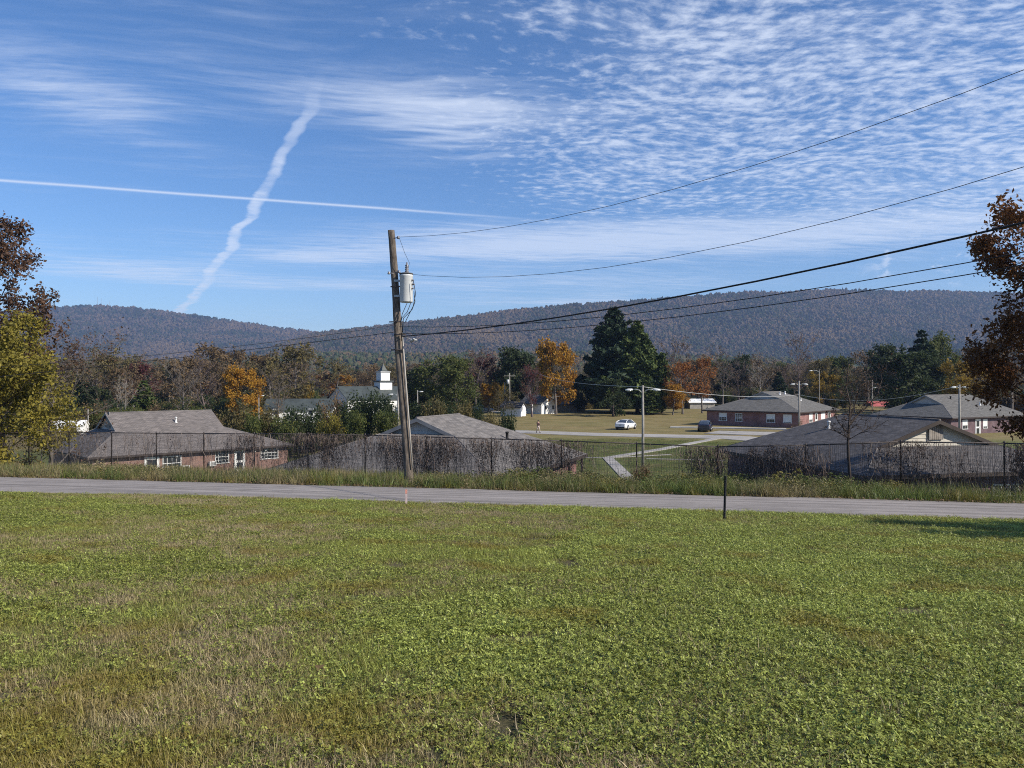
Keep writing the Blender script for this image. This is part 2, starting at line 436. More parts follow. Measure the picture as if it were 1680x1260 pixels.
def strip(name, path, width, mat, dz=0.03, kerb=0.0):
    """a paved strip laid on the valley floor along a ground-plan path"""
    mb = MB(); P = []
    for a, b in zip(path[:-1], path[1:]):
        n = max(2, int((Vector(b) - Vector(a)).length / 2.5))
        for i in range(n): P.append(Vector(a).lerp(Vector(b), i / n))
    P.append(Vector(path[-1])); rows = []
    for i, p in enumerate(P):
        t = (P[min(i + 1, len(P) - 1)] - P[max(i - 1, 0)]).normalized(); nrm = Vector((-t.y, t.x))
        w = width[0] + (width[1] - width[0]) * i / (len(P) - 1) if hasattr(width, '__len__') else width
        a = p - nrm * w / 2; b = p + nrm * w / 2
        rows.append([(a.x, a.y, gz(a.x, a.y) - 0.2), (a.x, a.y, gz(a.x, a.y) + dz + kerb)] + [(a.lerp(b, k / 4).x, a.lerp(b, k / 4).y, gz(a.lerp(b, k / 4).x, a.lerp(b, k / 4).y) + dz + kerb) for k in (1, 2, 3)] + [(b.x, b.y, gz(b.x, b.y) + dz + kerb), (b.x, b.y, gz(b.x, b.y) - 0.2)])
    mb.grid(list(reversed(rows)), smooth=False)
    return mb.build(name, mat, kind='structure')
def vp(px, py, z=-6.7):
    Y = z * F / (630.0 - py); return ((px - 840.0) / F * Y, Y)
strip('valley_road', [vp(640, 706), vp(800, 707), vp(850, 708.5), vp(960, 712.5), vp(1090, 715.5), vp(1200, 718), vp(1330, 727)], (5.0, 6.5), M_CONC, 0.04)
strip('parking_lot', [vp(1168, 709.5), vp(1225, 711.5), vp(1300, 713)], (6.5, 8.0), M_CONC, 0.06)
strip('sidewalk', [vp(1100, 701.5), vp(1160, 702.5), vp(1290, 705.5)], 1.3, plain('sidewalk_concrete', (0.5, 0.47, 0.42), 0.9, 0.15, 2.0), 0.05, 0.12)
strip('footpath', [vp(1178, 719.5), vp(1085, 738), vp(997, 752), vp(1045, 800)], 0.95, M_CONC, 0.05)
strip('footpath', [vp(900, 750), vp(997, 752), vp(1100, 746.5)], 0.35, M_CONC, 0.04)
strip('footpath', [vp(1060, 753.5), vp(1190, 756.5)], 0.35, M_CONC, 0.04)

# ------------------------------------------------------------------ mountains and the wooded foothill
def mat_hill():
    m, nt, out = new_mat('forest_floor')
    p = geo(nt); n = noise(p, 0.01, 4.0, 0.6)
    principled(nt, out, mix(nt, sstep(n, 0.35, 0.65), (0.030, 0.028, 0.020), (0.055, 0.042, 0.030)), 1.0, None, spec=0.0)
    return m
M_HILL = mat_hill()
def ridge(name, prof, Yr, depth, zb, seed, spur, x0, x1, nx, nt_):
    """a mountain whose crest is seen at the photograph's skyline: prof = (px, py) pairs, Yr(px) the crest's distance"""
    pxs = np.array([p for p, _ in prof], float); pys = np.array([q for _, q in prof], float)
    U = np.linspace(x0, x1, nx); T = np.concatenate([np.linspace(0, 1, nt_), np.linspace(1.05, 2.0, nt_ // 2)])
    V = np.zeros((len(T), nx, 3))
    for j, px in enumerate(U):
        Y = Yr(px); top = (630 - np.interp(px, pxs, pys)) / F * Y
        X = (px - 840) / F * Y
        for i, t in enumerate(T):
            y = Y - depth * (1 - t); k = 1 - abs(t - 1)
            h = zb + (top - zb) * (k ** 1.15 if t <= 1 else k ** 0.8)
            V[i, j] = (X, y, h)
    env = np.sin(np.pi * np.clip(T, 0, 1)) * (T <= 1) + 0.0
    sx = V[:, :, 0] / 260.0; n = fbm(sx, V[:, :, 1] / 900.0, seed, 4) - 0.5
    V[:, :, 2] += spur * n * env[:, None]
    V[:, :, 1] += spur * 1.5 * (fbm(sx * 1.3, V[:, :, 1] / 500.0, seed + 5, 3) - 0.5) * env[:, None]
    ny = len(T); i = np.arange(nx - 1)[None, :] + nx * np.arange(ny - 1)[:, None]
    Fq = np.stack([i, i + 1, i + nx + 1, i + nx], -1).reshape(-1, 4)
    me = np_mesh(name, V.reshape(-1, 3), Fq, M_HILL, True)
    link(name, me, kind='structure')
    return V
def on_surface(V, n, rng, tmax, weight=None):
    """n random points over the front part of a ridge grid"""
    ny, nx, _ = V.shape
    a = rng.random(n) * (tmax - 1e-6); b = rng.random(n) * (nx - 1.001)
    i = a.astype(int); j = b.astype(int); fa = (a - i)[:, None]; fb = (b - j)[:, None]
    P = (V[i, j] * (1 - fb) + V[i, j + 1] * fb) * (1 - fa) + (V[i + 1, j] * (1 - fb) + V[i + 1, j + 1] * fb) * fa
    return P
RIGHT = [(300, 600), (430, 585), (500, 553), (545, 545), (600, 540), (640, 535), (700, 527), (760, 521), (820, 513), (880, 507), (940, 501), (1000, 498), (1060, 494), (1120, 489), (1180, 484), (1230, 480), (1280, 482), (1340, 477), (1400, 477), (1460, 480), (1540, 479), (1620, 482), (1700, 484), (1900, 478), (2300, 490), (2800, 520)]
LEFT = [(-1200, 560), (-800, 545), (-400, 530), (-120, 520), (0, 514), (60, 508), (120, 503.5), (165, 502.5), (210, 505), (260, 510.5), (330, 520), (400, 530), (460, 539), (520, 546), (600, 556), (700, 568), (900, 590)]
V_R = ridge('mountain', RIGHT, lambda px: 2600 + 0.10 * (px - 1100), 950., -8., 31, 70., 380, 2300, 150, 26)
V_L = ridge('mountain', LEFT, lambda px: 3900 - 0.2 * px, 1500., -8., 41, 40., -900, 760, 120, 26)
FOOT = [(-700, 602), (-200, 598), (100, 596), (300, 597), (440, 590), (540, 582), (620, 587), (700, 584), (800, 588), (900, 580), (1000, 586), (1150, 588), (1250, 592), (1350, 597), (1450, 590), (1560, 580), (1640, 577), (1800, 575), (2200, 585)]
V_F = ridge('foothill', FOOT, lambda px: 1250 + 80 * math.sin(px / 170.0), 640., -8., 51, 14., -600, 2200, 120, 16)
# crowns that clothe the slopes
def crown_mesh(name, rng, mat, cone=False, sub=2):
    import bmesh
    bm = bmesh.new(); bmesh.ops.create_icosphere(bm, subdivisions=sub, radius=1.0)
    ph = rng.random(6) * 6.28
    for v in bm.verts:
        c = v.co
        r = 1.0 + 0.22 * math.sin(3.1 * c.x + ph[0]) * math.sin(3.7 * c.y + ph[1]) + 0.20 * math.sin(6.3 * c.z + 5.1 * c.x + ph[2]) + 0.16 * rng.uniform(-1, 1)
        v.co = c * r
        if cone:
            k = max(0.05, 0.62 - 0.42 * c.z); v.co.x *= k; v.co.y *= k; v.co.z *= 1.25
        else: v.co.z *= 0.95
    me = bpy.data.meshes.new(name); bm.to_mesh(me); bm.free(); me.materials.append(mat)
    return me
def mat_far_crown():
    m, nt, out = new_mat('far_foliage')
    r = objrand(nt); p = geo(nt)
    patch = noise(p, 0.0045, 4.0, 0.6); n = noise(p, 0.35, 3.0, 0.7)
    k = sstep(r * 0.40 + patch * 1.45, 0.50, 1.30)
    c = ramp(k, [(0.0, (0.016, 0.024, 0.011)), (0.25, (0.030, 0.036, 0.017)), (0.48, (0.056, 0.048, 0.030)), (0.66, (0.078, 0.060, 0.042)), (0.84, (0.086, 0.062, 0.038)), (1.0, (0.110, 0.078, 0.040))])
    principled(nt, out, mix(nt, sstep(n, 0.3, 0.7), c, vscale(c, 1.35, 1.35, 1.35)), 1.0, None, spec=0.0)
    return m
M_FAR = mat_far_crown()
_pr = random.Random(5)
_nr = np.random.default_rng(5)
def mat_foot_crown():
    m, nt, out = new_mat('foothill_foliage')
    r = objrand(nt); p = geo(nt); patch = noise(p, 0.008, 3.0, 0.6); n = noise(p, 0.8, 3.0, 0.7)
    c = ramp(sstep(r * 0.8 + patch * 0.7, 0.30, 1.25), [(0.0, (0.026, 0.036, 0.016)), (0.35, (0.045, 0.054, 0.026)), (0.60, (0.062, 0.060, 0.034)), (0.85, (0.080, 0.060, 0.036)), (1.0, (0.100, 0.062, 0.030))])
    principled(nt, out, mix(nt, sstep(n, 0.3, 0.7), c, vscale(c, 1.5, 1.5, 1.5)), 1.0, None, spec=0.0)
    return m
M_FOOT = mat_foot_crown()
CROWNS_F = proto_collection('foothill_crowns', [('foothill_crown', crown_mesh('foothill_crown', np.random.default_rng(15 + i), M_FOOT, i > 4)) for i in range(7)])
CROWNS = proto_collection('far_crowns', [('far_crown', crown_mesh('far_crown', _nr, M_FAR)) for _ in range(5)] + [('far_fir', crown_mesh('far_fir', _nr, M_FAR, True)) for _ in range(2)])
def clothe(name, V, n, tmax, r0, r1, seed, label, coll=None):
    rng = np.random.default_rng(seed)
    P = on_surface(V, n, rng, tmax)
    r = r0 + (r1 - r0) * rng.random(n) ** 1.6
    idx = np.where(rng.random(n) < 0.14, rng.integers(5, 7, n), rng.integers(0, 5, n))
    P[:, 2] += r * 0.45
    S = np.stack([r, r, r * rng.uniform(0.9, 1.5, n)], -1)
    o = scatter(name, P, rng.random(n) * 6.28, S, idx, coll or CROWNS)
    tag(o, label, 'forest', kind='stuff')
clothe('mountain_forest', V_R, 82000, 27, 2.8, 6.8, 61, 'brown and green autumn forest covering the long right hand ridge')
clothe('mountain_forest', V_L, 52000, 27, 4.0, 8.2, 62, 'bluish hazy forest covering the rounded mountain on the left')
clothe('foothill_forest', V_F, 22000, 17, 2.6, 5.6, 63, 'low wooded hill of mixed trees below the mountains', CROWNS_F)

# ------------------------------------------------------------------ haze: one closed box of pale air round everything
def build_haze():
    mb = MB(); mb.box((0, 2450, 205), (9000, 6300, 460))
    m, nt, out = new_mat('thin_haze')
    v = nt.nodes.new('ShaderNodeVolumePrincipled'); v.inputs['Density'].default_value = 1.25e-4
    v.inputs['Color'].default_value = (0.46, 0.63, 1.0, 1); v.inputs['Anisotropy'].default_value = 0.2
    nt.links.new(v.outputs[0], out.inputs['Volume'])
    mb.build('haze', m, kind='stuff')
build_haze()
# ================================================================== houses
def mat_shingle(name, a, b):
    m, nt, out = new_mat(name)
    uv = texco(nt, 'UV')
    br = nt.nodes.new('ShaderNodeTexBrick'); nt.links.new(uv.k, br.inputs['Vector'])
    br.inputs['Scale'].default_value = 1.0; br.inputs['Brick Width'].default_value = 0.31; br.inputs['Row Height'].default_value = 0.145
    br.inputs['Mortar Size'].default_value = 0.012; br.inputs['Mortar Smooth'].default_value = 0.4; br.inputs['Bias'].default_value = 0.0
    br.inputs['Color1'].default_value = (*a, 1); br.inputs['Color2'].default_value = (*b, 1); br.inputs['Mortar'].default_value = (*[c * 0.35 for c in a], 1)
    n = noise(uv, 0.6, 5.0, 0.65); n2 = noise(vscale(uv, 1.0, 0.10, 1.0), 1.6, 3.0, 0.6)
    n3 = noise(vscale(uv, 0.8, 3.2, 1.0), 1.3, 3.0, 0.6)
    c = Ex(nt, br.outputs['Color'])
    c = mix(nt, sstep(n3, 0.3, 0.7), vscale(c, 0.74, 0.74, 0.74), vscale(c, 1.22, 1.2, 1.18))
    c = mix(nt, sstep(n, 0.35, 0.72, 0.0, 0.5), c, tuple(k * 0.6 for k in a))
    c = mix(nt, sstep(n2, 0.5, 0.75, 0.0, 0.45), c, tuple(k * 0.55 for k in b))
    principled(nt, out, c, 0.95, Ex(nt, br.outputs['Fac']) * -1.0 + n * 0.3, 0.6, 0.02, 0.15)
    return m
def mat_brick(name, a, b, mortar):
    m, nt, out = new_mat(name)
    uv = texco(nt, 'UV')
    br = nt.nodes.new('ShaderNodeTexBrick'); nt.links.new(uv.k, br.inputs['Vector'])
    br.inputs['Scale'].default_value = 1.0; br.inputs['Brick Width'].default_value = 0.21; br.inputs['Row Height'].default_value = 0.075
    br.inputs['Mortar Size'].default_value = 0.008; br.inputs['Color1'].default_value = (*a, 1); br.inputs['Color2'].default_value = (*b, 1); br.inputs['Mortar'].default_value = (*mortar, 1)
    n = noise(uv, 0.9, 4.0, 0.6)
    c = Ex(nt, br.outputs['Color'])
    c = mix(nt, sstep(n, 0.3, 0.7), vscale(c, 0.72, 0.7, 0.7), vscale(c, 1.15, 1.15, 1.15))
    principled(nt, out, c, 0.92, Ex(nt, br.outputs['Fac']) * -1.0, 0.5, 0.01, 0.15)
    return m
M_SH_A = mat_shingle('taupe_shingle', (0.215, 0.190, 0.178), (0.150, 0.135, 0.128))
M_SH_B = mat_shingle('pale_grey_shingle', (0.235, 0.215, 0.200), (0.165, 0.155, 0.148))
M_SH_C = mat_shingle('charcoal_shingle', (0.150, 0.140, 0.138), (0.105, 0.100, 0.102))
M_SH_D = mat_shingle('grey_shingle', (0.185, 0.178, 0.165), (0.135, 0.130, 0.122))
M_BR_A = mat_brick('red_brick', (0.27, 0.138, 0.104), (0.19, 0.095, 0.075), (0.36, 0.32, 0.28))
M_BR_D = mat_brick('dark_red_brick', (0.270, 0.125, 0.112), (0.200, 0.090, 0.082), (0.32, 0.25, 0.235))
M_BR_P = mat_brick('purplish_brick', (0.16, 0.095, 0.105), (0.115, 0.070, 0.080), (0.22, 0.19, 0.19))
M_WHITE = plain('white_paint', (0.78, 0.77, 0.74), 0.6, 0.10, 2.0)
M_CREAM = plain('cream_vinyl', (0.58, 0.54, 0.46), 0.6, 0.12, 3.0)
M_GREYV = plain('grey_vinyl', (0.50, 0.46, 0.42), 0.6, 0.12, 3.0)
M_FASCIA = plain('brown_fascia', (0.055, 0.042, 0.036), 0.7, 0.25, 2.0)
M_TRIM = plain('weathered_trim', (0.30, 0.28, 0.26), 0.8, 0.25, 2.0)
M_SLAT = plain('weathered_board', (0.34, 0.30, 0.26), 0.85, 0.3, 6.0)
M_CAP = plain('shingle_cap', (.17, .155, .147), .95, .25, 4.)
M_DARK = plain('dark_void', (0.015, 0.015, 0.016), 0.8, 0.2, 2.0)
M_GALV = plain('galvanised_steel', (0.42, 0.43, 0.43), 0.5, 0.2, 5.0, metal=0.6)
M_GREEN_ROOF = plain('green_roof_metal', (0.066, 0.076, 0.070), 0.55, 0.25, 0.6)
M_RED_ROOF = plain('red_roof_metal', (0.45, 0.12, 0.11), 0.5, 0.15, 0.6)
M_WHITE_ROOF = plain('white_roof_metal', (0.80, 0.79, 0.76), 0.5, 0.08, 0.6)
def mat_glass(name, col=(0.03, 0.035, 0.04)):
    m, nt, out = new_mat(name)
    principled(nt, out, col, 0.08, spec=0.6)
    return m
M_GLASS = mat_glass('window_glass')

class Ranch:
    """a one-storey house: local x across its end, y along its length, z=0 at the eave; skirted gable in front, hip behind"""
    def __init__(s, name, label, cat, corner, axis, W, L, z_eave, k, tg, tr, wallh, m_roof, m_wall, m_gable, group=None, gable_back=0.35, te=None, far_gable=False):
        ax = Vector(axis).normalized(); s.W, s.L, s.k, s.tg, s.tr, s.wallh = W, L, k, tg, tr, wallh
        s.ax = np.array((ax.x, ax.y)); s.px = np.array((ax.y, -ax.x)); s.corner = np.array(corner); s.z = z_eave
        s.root = thing(name, label, cat, (corner[0], corner[1], z_eave), math.atan2(s.px[1], s.px[0]), group)
        te = tg if te is None else te; H = k * W / 2; hb = k * tg; s.te = te; tf = L - tr; s.H, s.hb = H, hb; q = math.sqrt(1 + k * k)
        m = MB(); t = 0.03
        def slope(pts, u, v): m.face(pts, 0, [(u(p), v(p)) for p in pts])
        fl = [(W / 2, tr, H), (tg, tr, hb)] if far_gable else [(W / 2, tr, H)]
        fr = [(W - tg, tr, hb), (W / 2, tr, H)] if far_gable else [(W / 2, tr, H)]
        slope([(0, L, 0), (0, 0, 0), (tg, te, hb), (W / 2, te, H)] + fl, lambda p: p[1], lambda p: p[0] * q)
        slope([(W, 0, 0), (W, L, 0)] + fr + [(W / 2, te, H), (W - tg, te, hb)], lambda p: p[1], lambda p: (W - p[0]) * q)
        gb = te + gable_back + 0.05
        slope([(0, 0, 0), (W, 0, 0), (W - tg, te, hb), (tg, te, hb)], lambda p: p[0], lambda p: p[1] * q)
        kb = H / (L - tr)
        if far_gable:
            slope([(W, L, 0), (0, L, 0), (tg, tr, hb), (W - tg, tr, hb)], lambda p: p[0], lambda p: (L - p[1]) * q)
            m.face([(W - tg, tr - .3, hb), (tg, tr - .3, hb), (W / 2, tr - .3, H)], 1); m.face([(W - tg, tr, hb), (tg, tr, hb), (tg, tr - .35, hb + .004), (W - tg, tr - .35, hb + .004)], 0, [(0, 0), (W, 0), (W, .5), (0, .5)])
        else: slope([(W, L, 0), (0, L, 0), (W / 2, tr, H)], lambda p: p[0], lambda p: (L - p[1]) * math.sqrt(1 + kb * kb))
        m.face([(tg, te, hb), (W - tg, te, hb), (W - tg, gb, hb + 0.004), (tg, gb, hb + 0.004)], 0, [(0, 0), (W, 0), (W, .5), (0, .5)])
        # underside of the roof and of the gable overhang
        m.face([(0, 0, -0.17), (0, L, -0.17), (W, L, -0.17), (W, 0, -0.17)], 1)
        m.face([(tg, te + .02, hb - .06), (W / 2, te + .02, H - .06), (W / 2, gb, H - .06), (tg, gb, hb - .06)], 1)
        m.face([(W - tg, te + .02, hb - .06), (W - tg, gb, hb - .06), (W / 2, gb, H - .06), (W / 2, te + .02, H - .06)], 1)
        m.build('roof', [m_roof, M_FASCIA], s.root)
        s.roof = s.root.children[-1]
        f = MB()
        f.box((W / 2, 0.0, -0.085), (W + .06, .03, .19)); f.box((W / 2, L, -0.085), (W + .06, .03, .19))
        f.box((0, L / 2, -0.085), (.03, L - .06, .19)); f.box((W, L / 2, -0.085), (.03, L - .06, .19))
        f.build('fascia', M_FASCIA, s.root)
        r = MB()
        r.tube([(W / 2, te - .03, H + .01), (W / 2, tr, H + .01)], .05, 6); P_ = ((tg, tr, hb - .03), (W - tg, tr, hb - .03)) if far_gable else ((W / 2, tr, H - .03),) * 2; r.tube([P_[0], (0, L, -.03)], .045, 6); r.tube([P_[1], (W, L, -.03)], .045, 6)
        r.tube([(0, 0, -.03), (tg, te, hb - .03)], .045, 6); r.tube([(W, 0, -.03), (W - tg, te, hb - .03)], .045, 6)
        r.build('ridge_cap', M_CAP, s.root)
        for sx in (-1, 1):
            rk = MB(); a = Vector((W / 2 + sx * (W / 2 - tg), te - .02, hb)); b = Vector((W / 2, te - .02, H)); dn = Vector((0, 0, -.2)); bk = Vector((0, .04, 0))
            rk.grid([[a, a + dn, a + dn + bk, a + bk], [b, b + dn, b + dn + bk, b + bk]], 0, True, False, True)
            rk.build('rake_board', M_TRIM if m_gable is not M_CREAM else M_FASCIA, s.root)
        # gable of lapped boards
        g = MB(); y = te + gable_back
        g.face([(tg, y + .02, hb), (W - tg, y + .02, hb), (W / 2, y + .02, H)]); s.gable = g.build('gable', m_gable, s.root)
        bh = 0.20; z = hb
        while z < H - .12:
            z2 = min(z + bh, H - .02); h0 = (H - z) / k; h1 = (H - z2) / k
            b = MB(); yb = y - .030; yt = y - .006
            b.face([(W / 2 - h0, yb, z), (W / 2 + h0, yb, z), (W / 2 + h1, yt, z2), (W / 2 - h1, yt, z2)])
            b.face([(W / 2 - h0, yb, z), (W / 2 - h0, y + .01, z), (W / 2 + h0, y + .01, z), (W / 2 + h0, yb, z)])
            b.build('siding_board', m_gable, s.gable); z += bh
        # walls
        o = 0.55; s.o = o; w = MB(); zt = -0.16; zb = -wallh - 1.2
        for a, b in (((o, o), (W - o, o)), ((W - o, o), (W - o, L - o)), ((W - o, L - o), (o, L - o)), ((o, L - o), (o, o))):
            d = math.dist(a, b)
            w.face([(a[0], a[1], zb), (b[0], b[1], zb), (b[0], b[1], zt), (a[0], a[1], zt)], 0, [(0, zb), (d, zb), (d, zt), (0, zt)])
        s.wall = w.build('wall', m_wall, s.root)
    def world(s, x, y, z=0.0):
        p = s.corner + s.px * x + s.ax * y; return Vector((p[0], p[1], s.z + z))
    def wall_u(s, side, px):
        """position along a wall (local x or y) of what is seen at pixel column px"""
        if side == 'end':
            t, _ = along_line(s.corner + s.ax * s.o, s.px, px)
        else:
            t, _ = along_line(s.corner + s.px * (s.W - s.o), s.ax, px)
        return t
    def loc(s, side, u, z, off):
        if side == 'end': return Vector((u, s.o - off, z))
        return Vector((s.W - s.o + off, u, z))
    def rect(s, mb, side, u0, u1, z0, z1, o0, o1, mi=0):
        """a slab on a wall, u0..u1 by z0..z1, from o0 to o1 proud of the face"""
        c = s.loc(side, (u0 + u1) / 2, (z0 + z1) / 2, (o0 + o1) / 2)
        sz = (u1 - u0, o1 - o0, z1 - z0) if side == 'end' else (o1 - o0, u1 - u0, z1 - z0)
        mb.box(c, sz, mi)
    def window(s, side, u, z0, w, h, nx=2, ny=2, mf=None, blind=None):
        mf = mf or M_WHITE
        f = MB(); b = .07
        s.rect(f, side, u - w / 2, u + w / 2, z0 + h - b, z0 + h, .0, .05); s.rect(f, side, u - w / 2 - .05, u + w / 2 + .05, z0 - .02, z0 + b * .7, .0, .08)
        s.rect(f, side, u - w / 2, u - w / 2 + b, z0 + b * .7, z0 + h - b, .0, .05); s.rect(f, side, u + w / 2 - b, u + w / 2, z0 + b * .7, z0 + h - b, .0, .05)
        s.rect(f, side, u - w / 2 + b, u + w / 2 - b, z0 + h * .5 - .03, z0 + h * .5 + .03, .0, .045)
        o = f.build('window', mf, s.root)
        p = MB(); s.rect(p, side, u - w / 2 + b, u + w / 2 - b, z0 + b * .7, z0 + h - b, .002, .012); p.build('pane', M_GLASS, o)
        if blind is not None:
            q = MB(); s.rect(q, side, u - w / 2 + b, u + w / 2 - b, z0 + h * (1 - blind), z0 + h - b, .014, .02); q.build('blind', M_WHITE, o)
        mu = MB()
        for i in range(1, nx): s.rect(mu, side, u - w / 2 + w * i / nx - .014, u - w / 2 + w * i / nx + .014, z0 + b, z0 + h - b, .013, .032)
        for i in range(1, ny): s.rect(mu, side, u - w / 2 + b, u + w / 2 - b, z0 + h * i / ny - .014, z0 + h * i / ny + .014, .013, .03)
        mu.build('muntin', mf, o)
        return o
    def door(s, side, u, zb, w, h, mf=None, md=None):
        f = MB(); b = .10
        s.rect(f, side, u - w / 2, u - w / 2 + b, zb, zb + h, 0, .06); s.rect(f, side, u + w / 2 - b, u + w / 2, zb, zb + h, 0, .06); s.rect(f, side, u - w / 2 + b, u + w / 2 - b, zb + h - b, zb + h, 0, .06)
        o = f.build('door_frame', mf or M_WHITE, s.root)
        d = MB(); s.rect(d, side, u - w / 2 + b, u + w / 2 - b, zb, zb + h - b, .002, .03); d.build('door', md or M_WHITE, o)
        g = MB(); s.rect(g, side, u - w / 2 + b + .14, u + w / 2 - b - .14, zb + h * .52, zb + h - b - .14, .031, .036); s.rect(g, side, u - w / 2 + b + .14, u + w / 2 - b - .14, zb + .16, zb + h * .42, .031, .036); g.build('door_pane', M_GLASS, o)
        k = MB(); s.rect(k, side, u + w / 2 - b - .11, u + w / 2 - b - .05, zb + .95, zb + 1.02, .03, .08); k.build('handle', M_GALV, o)
        return o
    def aircon(s, side, u, z0, w=.66, h=.44):
        f = MB(); s.rect(f, side, u - w / 2, u + w / 2, z0, z0 + h, .0, .38)
        o = f.build('air_conditioner', M_WHITE, s.root)
        g = MB()
        for i in range(6): s.rect(g, side, u - w / 2 + .06, u + w / 2 - .06, z0 + .05 + i * (h - .1) / 6, z0 + .05 + (i + .62) * (h - .1) / 6, .381, .386)
        g.build('grille', M_DARK, o)
    def gable_vent(s, w, h, z0, n=6):
        y = s.te + .35 - .04; c = s.W / 2
        f = MB(); f.box((c, y - .012, z0 + h / 2), (w, .024, h)); o = f.build('gable_vent', M_DARK, s.root)
        for i in range(n):
            m = MB(); m.box((c - w / 2 + w * (i + .5) / n, y - .045, z0 + h / 2), (w / n * .78, .04, h - .02)); m.build('slat', M_SLAT, o)
        fr = MB(); fr.box((c - w / 2 - .03, y - .04, z0 + h / 2), (.06, .07, h)); fr.box((c + w / 2 + .03, y - .04, z0 + h / 2), (.06, .07, h)); fr.box((c, y - .04, z0 + h + .03), (w + .12, .07, .06)); fr.build('vent_frame', M_TRIM, o)
    def roof_vent(s, x, y, r=.07, h=.45, mat=None):
        z = s.k * min(x, s.W - x) ; m = MB()
        m.lathe((x, y, z - .05), [(0, r * 1.8), (.09, r * 1.2), (.1, r), (h, r), (h + .01, r * 1.35), (h + .09, r * 1.2), (h + .1, .01)], 10)
        m.build('roof_vent', mat or M_GALV, s.root)

# --- the brick house at the left, below the fence
A = Ranch('brick_house', 'long red brick house at the left with taupe roof and two window air conditioners', 'house', (-46.7, 75.7), (.70, .714), 13.0, 20.2, -6.5, .57, 3.6, 14.0, 2.45, M_SH_A, M_BR_A, M_GREYV, 'single storey brick houses', .35, 3.46, True)
A.gable_vent(.85, 1.55, A.hb + .12, 3)
A.roof_vent(8.4, 9.5, .09, .5, M_WHITE)
A.door('front', A.wall_u('front', 249), -2.45, 1.35, 2.1)
A.window('front', A.wall_u('front', 282), -1.75, 1.75, 1.35, 4, 2); A.aircon('front', A.wall_u('front', 303), -1.82)
A.aircon('front', A.wall_u('front', 347), -1.62); A.window('front', A.wall_u('front', 364), -1.45, 1.45, 1.3, 4, 4)
A.door('front', A.wall_u('front', 393), -2.40, 1.15, 2.15); A.window('front', A.wall_u('front', 442), -1.35, 2.0, 1.25, 5, 4)
for px in (435, 417, 289):
    m = MB(); u = A.wall_u('front', px); A.rect(m, 'front', u - .07, u + .07, -.52, -.34, 0, .18); m.build('wall_lamp', M_WHITE, A.root)
# --- the house behind the leaning pole
B = Ranch('brick_house', 'low house with pale grey shingle roof and grey gable behind the leaning utility pole', 'house', (-12.4, 37.6), (.36, .933), 12.7, 14.4, -4.3, .40, 4.2, 9.5, 2.5, M_SH_B, M_BR_D, M_GREYV, 'single storey brick houses')
B.roof_vent(9.6, 8.8, .08, .35, M_DARK)
for yy in (14.05, 11.4):
    p = MB(); p.box((12.45, yy, -1.35), (.12, .12, 2.4)); p.build('porch_post', M_FASCIA, B.root)
# --- the house at the right, nearest to the lane
C = Ranch('brick_house', 'near house with cream boarded gable and slatted vent behind the vine covered fence', 'house', (16.1, 34.5), (-.2, .98), 12.7, 14.6, -4.2, .373, 2.75, 10.6, 2.6, M_SH_C, M_BR_P, M_CREAM, 'single storey brick houses')
C.gable_vent(.70, .74, C.hb + .32, 6)
C.roof_vent(4.3, 9.0, .08, .4, M_WHITE)
C.window('end', 8.1, -1.75, 1.5, 1.1, 3, 2)
# --- brick house across the parking lot
D = Ranch('brick_house', 'wide dark red brick house with four end windows beside the parking lot', 'house', (31.2, 124.0), (.66, .75), 16.1, 17.5, -4.25, .37, 5.0, 12.5, 2.6, M_SH_D, M_BR_D, M_GREYV, 'single storey brick houses')
for px, w, b in ((1186, 1.35, .5), (1212, 1.2, None), (1264.5, 1.35, .6), (1292, 1.3, .9)): D.window('end', D.wall_u('end', px), -1.7, w, 1.3, 3, 3, None, b)
for x, y in ((9.3, 9.0), (9.2, 11.5), (12.0, 11.0)): D.roof_vent(x, y, .12, .4, M_WHITE)
D.window('front', D.wall_u('front', 1330), -1.7, 1.5, 1.35, 3, 3, None, .7); D.door('front', D.wall_u('front', 1339), -2.5, 1.2, 2.2); D.window('front', D.wall_u('front', 1350), -1.7, 1.8, 1.35, 3, 3, None, .8); D.door('front', D.wall_u('front', 1360), -2.5, 1.3, 2.2)
# --- house farther right with a wing
E = Ranch('brick_house', 'grey roofed brick house with one white door behind the lamp pole at right', 'house', (51.5, 109.0), (.88, .47), 12.2, 18.0, -4.4, .47, 3.5, 14.0, 2.5, M_SH_D, M_BR_P, M_GREYV, 'single storey brick houses')
E.roof_vent(7.3, 7.5, .10, .35, M_DARK); E.roof_vent(9.2, 11.2, .10, .4, M_WHITE)
E.door('front', E.wall_u('front', 1604), -2.45, 1.15, 2.15); E.window('front', E.wall_u('front', 1583), -1.6, 1.2, 1.25, 2, 2, None, .6); E.window('front', E.wall_u('front', 1616), -1.6, 1.0, 1.25, 2, 2, None, .8)
E.window('end', 4.0, -1.7, 1.3, 1.2, 2, 2); E.window('end', 8.4, -1.7, 1.3, 1.2, 2, 2)

